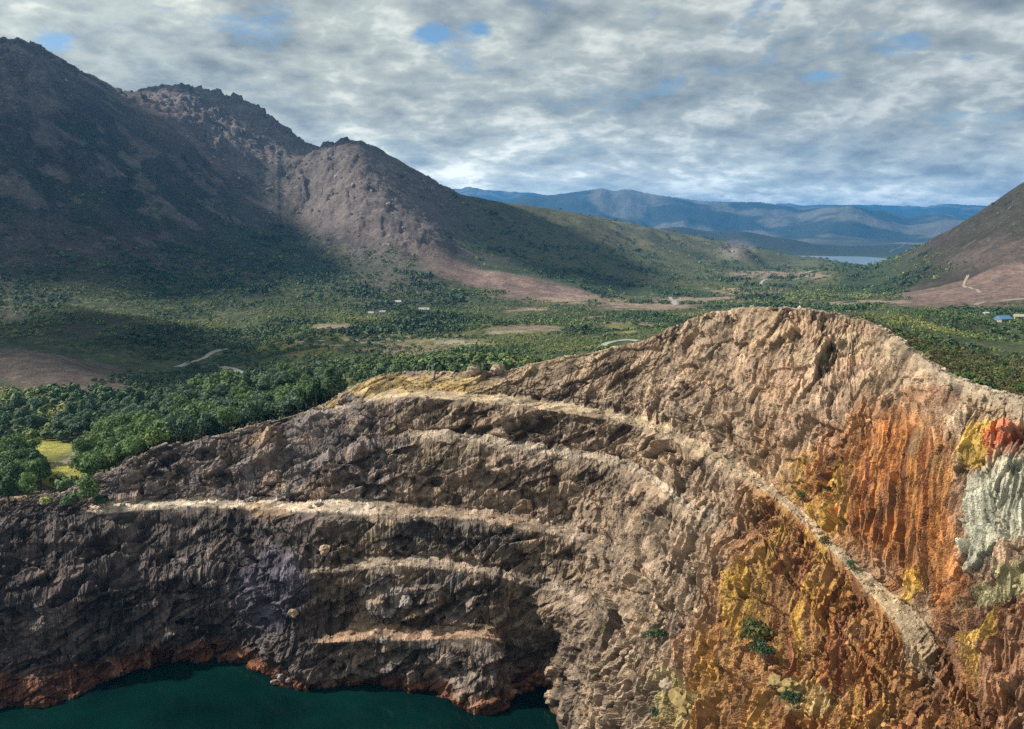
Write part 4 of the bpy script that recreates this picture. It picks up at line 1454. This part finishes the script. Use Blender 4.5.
def house(px_, py_, L_, W_, H_, wallc, roofc, rz, label, ymin=300, pitch=.45, cat='house'):
    g0 = hit(px_, py_, ymin)
    o = empty('house', (g0[0], g0[1], g0[2] - .3), rz)
    tag(o, label, cat)
    mw, mr = simple('house_wall', tuple(.55 * x for x in wallc), .12, 1), simple('house_roof', tuple(.6 * x for x in roofc), .15, 1.5, .5)
    w = boxm('wall', -L_ / 2, L_ / 2, -W_ / 2, W_ / 2, -1.5, H_, mw, o)
    e = .45
    rh = W_ / 2 * pitch * 2 * .5 + .2
    x0, x1 = -L_ / 2 - e, L_ / 2 + e
    y = W_ / 2 + e
    v_ = [(x0, -y, H_ - .05), (x1, -y, H_ - .05), (x1, 0, H_ + rh * 1.25), (x0, 0, H_ + rh * 1.25), (x1, y, H_ - .05), (x0, y, H_ - .05),
          (x0, -y, H_ - .2), (x1, -y, H_ - .2), (x1, y, H_ - .2), (x0, y, H_ - .2)]
    f_ = [(0, 1, 2, 3), (3, 2, 4, 5), (0, 3, 5, 9, 6), (1, 7, 8, 4, 2), (0, 6, 7, 1), (5, 4, 8, 9), (6, 9, 8, 7)]
    me = bpy.data.meshes.new('roof')
    me.from_pydata(v_, [], f_)
    link('roof', me, mr, o)
    boxm('door', -.5, .5, -W_ / 2 - .06, -W_ / 2 + .02, 0, 2.1, M_DOOR, o)
    for wx_ in (-L_ * .3, L_ * .3):
        boxm('window', wx_ - .6, wx_ + .6, -W_ / 2 - .05, -W_ / 2 + .02, .95, 2.05, M_GLASS, o)
    return o


house(1003, 322, 10, 8, 3.2, (.5, .5, .47), (.16, .36, .62), .25, 'house with a bright blue roof at the right edge among dark trees')
house(986, 316, 3.4, 3.2, 3.0, (.8, .8, .77), (.75, .75, .73), .1, 'tiny white hut left of the blue-roofed house', pitch=.3, cat='hut')
house(1019, 319, 7, 6, 2.6, (.62, .58, .42), (.6, .55, .38), -.3, 'cream house partly hidden right of the blue-roofed house')
house(398, 304, 7, 6, 3.2, (.8, .8, .78), (.78, .78, .76), .2, 'small white house in the dark trees at the foot of the mountain', ymin=900)
house(424, 313, 11, 6, 2.6, (.55, .53, .5), (.62, .62, .6), -.1, 'long pale grey shed at the end of the tree row', ymin=900, cat='shed')
house(371, 315, 5, 5, 2.8, (.8, .8, .78), (.6, .6, .58), .1, 'little white cottage left of the long pale shed', ymin=900, cat='cottage')
house(383, 315, 6, 5, 2.8, (.75, .75, .73), (.4, .42, .42), -.2, 'grey-roofed cottage between the white cottage and the long shed', ymin=900, cat='cottage')

# ================================================================== HAZE
hz = boxm('haze', -26000, 26000, -300, 44000, -400, 760, None, None)
m = bpy.data.materials.new('haze')
m.use_nodes = True
m.node_tree.nodes.clear()
out = m.node_tree.nodes.new('ShaderNodeOutputMaterial')
pv = m.node_tree.nodes.new('ShaderNodeVolumePrincipled')
pv.inputs['Color'].default_value = (.075, .41, .97, 1)
pv.inputs['Density'].default_value = 5.2e-5
pv.inputs['Anisotropy'].default_value = 0.2
m.node_tree.links.new(pv.outputs[0], out.inputs['Volume'])
hz.data.materials.append(m)
tag(hz, 'thin blue haze in the air over the whole valley', 'haze', None, 'stuff')

# ================================================================== SUN, SKY, CLOUDS
SUN_AZ, SUN_EL = R(-80), R(40)
S = np.array([math.sin(SUN_AZ) * math.cos(SUN_EL), math.cos(SUN_AZ) * math.cos(SUN_EL), math.sin(SUN_EL)])
sd = bpy.data.lights.new('sun', 'SUN')
sd.energy = 5.0
sd.angle = R(2.0)
sd.color = (1, .93, .82)
so = bpy.data.objects.new('sun', sd)
C.objects.link(so)
from mathutils import Vector
so.rotation_euler = Vector(-S).to_track_quat('-Z', 'Y').to_euler()

# ---- clouds added out of view, placed so their shadows darken the left slopes
t = NT('shade_cloud')
t.b.inputs['Base Color'].default_value = (.85, .86, .88, 1)
t.b.inputs['Roughness'].default_value = 1
tr_ = t.n('BsdfTranslucent')
tr_.inputs[0].default_value = (.8, .82, .85, 1)
mx_ = t.n('MixShader', Fac=.35)
t.l(t.b.outputs[0], mx_.inputs[1])
t.l(tr_.outputs[0], mx_.inputs[2])
t.l(mx_.outputs[0], t.out.inputs[0])
M_SHADE_CLOUD = t.m


def shade_cloud(gx_, gy_, gz_, rx_, ry_, H_, seed, label):
    """a flat-bottomed lumpy cloud added between the sun and a ground point to shade it"""
    k_ = (H_ - gz_) / S[2]
    c_ = np.array([gx_, gy_, gz_]) + S * k_
    nu_, nv_ = 160, 60
    th = np.linspace(0, 2 * np.pi, nu_, endpoint=False)
    rr_ = np.concatenate([np.linspace(0.02, 1, nv_ // 2), np.linspace(1, .02, nv_ // 2)])
    up_ = np.concatenate([-np.ones(nv_ // 2), np.ones(nv_ // 2)])
    A_, B_ = np.meshgrid(th, np.arange(nv_), indexing='ij')
    rad_ = rr_[B_]
    edge = 1 + .35 * fbm(np.stack([np.cos(A_).ravel() * 1.6 + seed, np.sin(A_).ravel() * 1.6, np.zeros(A_.size)], -1), 4, seed).reshape(A_.shape)
    x_ = np.cos(A_) * rad_ * rx_ * edge
    y_ = np.sin(A_) * rad_ * ry_ * edge
    thick = np.sqrt(np.clip(1 - rad_ ** 2, 0, 1))
    lump_ = 1 + .6 * fbm(np.stack([x_.ravel() / 160, y_.ravel() / 160, np.zeros(A_.size)], -1), 4, seed + 5).reshape(A_.shape)
    z_ = np.where(up_[B_] > 0, 150, -30) * thick * lump_
    v_ = np.stack([x_ + c_[0], y_ + c_[1], z_ + c_[2]], -1).reshape(-1, 3)
    i_ = np.arange(nu_ * nv_).reshape(nu_, nv_)
    j_ = np.roll(i_, -1, 0)
    f_ = np.stack([i_[:, :-1], j_[:, :-1], j_[:, 1:], i_[:, 1:]], -1).reshape(-1, 4)
    o = link('shade_cloud', mesh_np('shade_cloud', v_, f_, None, True), M_SHADE_CLOUD)
    return tag(o, label, 'shade_cloud', None, 'stuff')


shade_cloud(-900, 1480, 180, 400, 430, 1500, 3, 'broad flat-bottomed cloud added out of view to shade the left mountain')
shade_cloud(-560, 2250, 330, 300, 190, 1500, 5, 'small ragged cloud added out of view to shade the craggy second summit')
shade_cloud(-60, 2150, 150, 150, 480, 1500, 8, 'long narrow cloud added out of view to shade the spur of the left mountain')
shade_cloud(-360, 640, 20, 150, 150, 1300, 14, 'small cloud added out of view to shade the low hills at the left')
W = bpy.data.worlds.new('World')
bpy.context.scene.world = W
W.use_nodes = True
nt = W.node_tree
nt.nodes.clear()


class WN(NT):
    def __init__(s, tree):
        s.t = tree


w = WN(nt)
wout = w.n('OutputWorld')
sky = w.n('TexSky', sky_type='NISHITA', sun_disc=False, sun_elevation=SUN_EL, sun_rotation=SUN_AZ, altitude=300)
bg1 = w.n('Background', Strength=.11)
hs = w.n('HueSaturation', Saturation=1.25, Value=.8)
w.l(sky.outputs[0], hs.inputs['Color'])
w.l(hs.outputs[0], bg1.inputs[0])
dirv = w.n('TexCoord').outputs['Generated']
sep = w.n('SeparateXYZ')
w.l(dirv, sep.inputs[0])
zz = w.math('ADD', w.math('MAXIMUM', sep.outputs[2], 0.0), .3)
cx_ = w.math('DIVIDE', sep.outputs[0], zz)
cy_ = w.math('DIVIDE', sep.outputs[1], zz)
comb = w.n('CombineXYZ')
w.l(cx_, comb.inputs[0])
w.l(cy_, comb.inputs[1])
cv = comb.outputs[0]


def cloud_noise(vec, dx=0.0, dy=0.0, scale=2.4, detail=8, rough=.5):
    mp = w.n('Mapping')
    mp.inputs['Location'].default_value = (dx + 3.1, dy + 1.7, .4)
    mp.inputs['Scale'].default_value = (1.0, 1.0, 1)
    w.l(vec, mp.inputs[0])
    o = w.n('TexNoise', Scale=scale, Detail=detail, Roughness=rough)
    o.inputs['Distortion'].default_value = .1
    w.l(mp.outputs[0], o.inputs['Vector'])
    if detail < 5:
        return o.outputs['Fac']
    o2 = w.n('TexNoise', Scale=scale * 2.1, Detail=4, Roughness=.55)
    w.l(mp.outputs[0], o2.inputs['Vector'])
    puff = w.math('MULTIPLY', w.math('ABSOLUTE', w.math('SUBTRACT', o2.outputs['Fac'], .5)), 1.2)
    return w.math('ADD', w.math('MULTIPLY', o.outputs['Fac'], .8), w.math('SUBTRACT', puff, .09))


d0 = cloud_noise(cv)
d1 = cloud_noise(cv, .11, .10)
big = cloud_noise(cv, 4, 7, .75, 3, .5)
shade = w.math('SUBTRACT', d0, d1)
# blue gaps in the cloud deck
gaps = None
for (gpx, gpy, gr, st_) in ((432, 33, .075, .85), (480, 31, .075, .8), (822, 76, .075, .9), (52, 42, .08, .85), (905, 42, .11, .65), (690, 95, .1, .45), (960, 60, .1, .45), (970, 118, .14, .45), (770, 4, .1, .5)):
    dv_ = P_y(gpx, gpy, 1000.0) - np.array([0, 0, CAMZ])
    dv_ /= np.linalg.norm(dv_)
    gz = dv_[2] + .3
    sub = w.n('VectorMath', operation='SUBTRACT')
    w.l(cv, sub.inputs[0])
    sub.inputs[1].default_value = (dv_[0] / gz, dv_[1] / gz, 0)
    ln_ = w.n('VectorMath', operation='LENGTH')
    w.l(sub.outputs[0], ln_.inputs[0])
    mr = w.n('MapRange')
    mr.interpolation_type = 'SMOOTHSTEP'
    for k_, x_ in (('From Min', 0), ('From Max', gr), ('To Min', st_), ('To Max', 0)):
        mr.inputs[k_].default_value = x_
    w.l(ln_.outputs['Value'], mr.inputs['Value'])
    gaps = mr.outputs[0] if gaps is None else w.math('MAXIMUM', gaps, mr.outputs[0])
cov = w.math('SUBTRACT', w.math('ADD', d0, w.math('MULTIPLY', w.math('SUBTRACT', big, .5), .35)), w.math('MULTIPLY', gaps, .36))
alpha = w.ramp(cov, [(.11, (0, 0, 0)), (.29, (1, 1, 1))])
# brightness of the deck: thin parts glow, thick parts are grey, sun side of each lump is brighter
br = w.math('ADD', w.math('ADD', .50, w.math('MULTIPLY', shade, 1.1)), w.math('MULTIPLY', w.math('SUBTRACT', .5, d0), .35))
br = w.math('ADD', br, w.math('MULTIPLY', w.math('SUBTRACT', .5, big), 1.0))
ccol = w.ramp(br, [(.24, (.21, .24, .245)), (.42, (.325, .36, .355)), (.60, (.47, .505, .465)), (.78, (.82, .83, .745))])
# towards the sun (left) the deck is brighter
dot = w.n('VectorMath', operation='DOT_PRODUCT')
w.l(dirv, dot.inputs[0])
dot.inputs[1].default_value = tuple(S)
glow = w.ramp(dot.outputs['Value'], [(.0, (.72, .74, .78)), (.25, (.9, .9, .9)), (.75, (1.2, 1.19, 1.15))])
ccol = w.mix(1.0, ccol, glow, 'MULTIPLY')
hor = w.n('MapRange')
hor.interpolation_type = 'SMOOTHSTEP'
for k_, x_ in (('From Min', .0), ('From Max', .13), ('To Min', 2.2), ('To Max', 1.0)):
    hor.inputs[k_].default_value = x_
w.l(sep.outputs[2], hor.inputs['Value'])
hv = w.n('VectorMath', operation='SCALE')
w.l(ccol, hv.inputs[0])
w.l(hor.outputs[0], hv.inputs['Scale'])
ccol = hv.outputs[0]
bg2 = w.n('Background', Strength=.95)
w.l(ccol, bg2.inputs[0])
mx = w.n('MixShader')
w.l(alpha, mx.inputs[0])
w.l(bg1.outputs[0], mx.inputs[1])
w.l(bg2.outputs[0], mx.inputs[2])
w.l(mx.outputs[0], wout.inputs[0])

# ================================================================== CAMERA AND RENDER SETTINGS
cd = bpy.data.cameras.new('camera')
cd.sensor_fit = 'HORIZONTAL'
cd.sensor_width = 36
cd.lens = 36 * F / 1024
cd.clip_end = 80000
cd.clip_start = .5
co = bpy.data.objects.new('camera', cd)
C.objects.link(co)
co.location = (0, 0, CAMZ)
co.rotation_euler = (math.pi / 2 - PITCH, 0, 0)
sc = bpy.context.scene
sc.camera = co
sc.view_settings.view_transform = 'Standard'
sc.view_settings.look = 'None'
sc.view_settings.gamma = 1
sc.view_settings.exposure = 0.45
sc.render.engine = 'CYCLES'
sc.cycles.max_bounces = 4
sc.cycles.diffuse_bounces = 2
sc.cycles.volume_bounces = 0
sc.cycles.use_denoising = False
sc.cycles.denoiser = 'OPENIMAGEDENOISE'
sc.cycles.denoising_input_passes = 'RGB_ALBEDO_NORMAL'
sc.cycles.denoising_prefilter = 'ACCURATE'
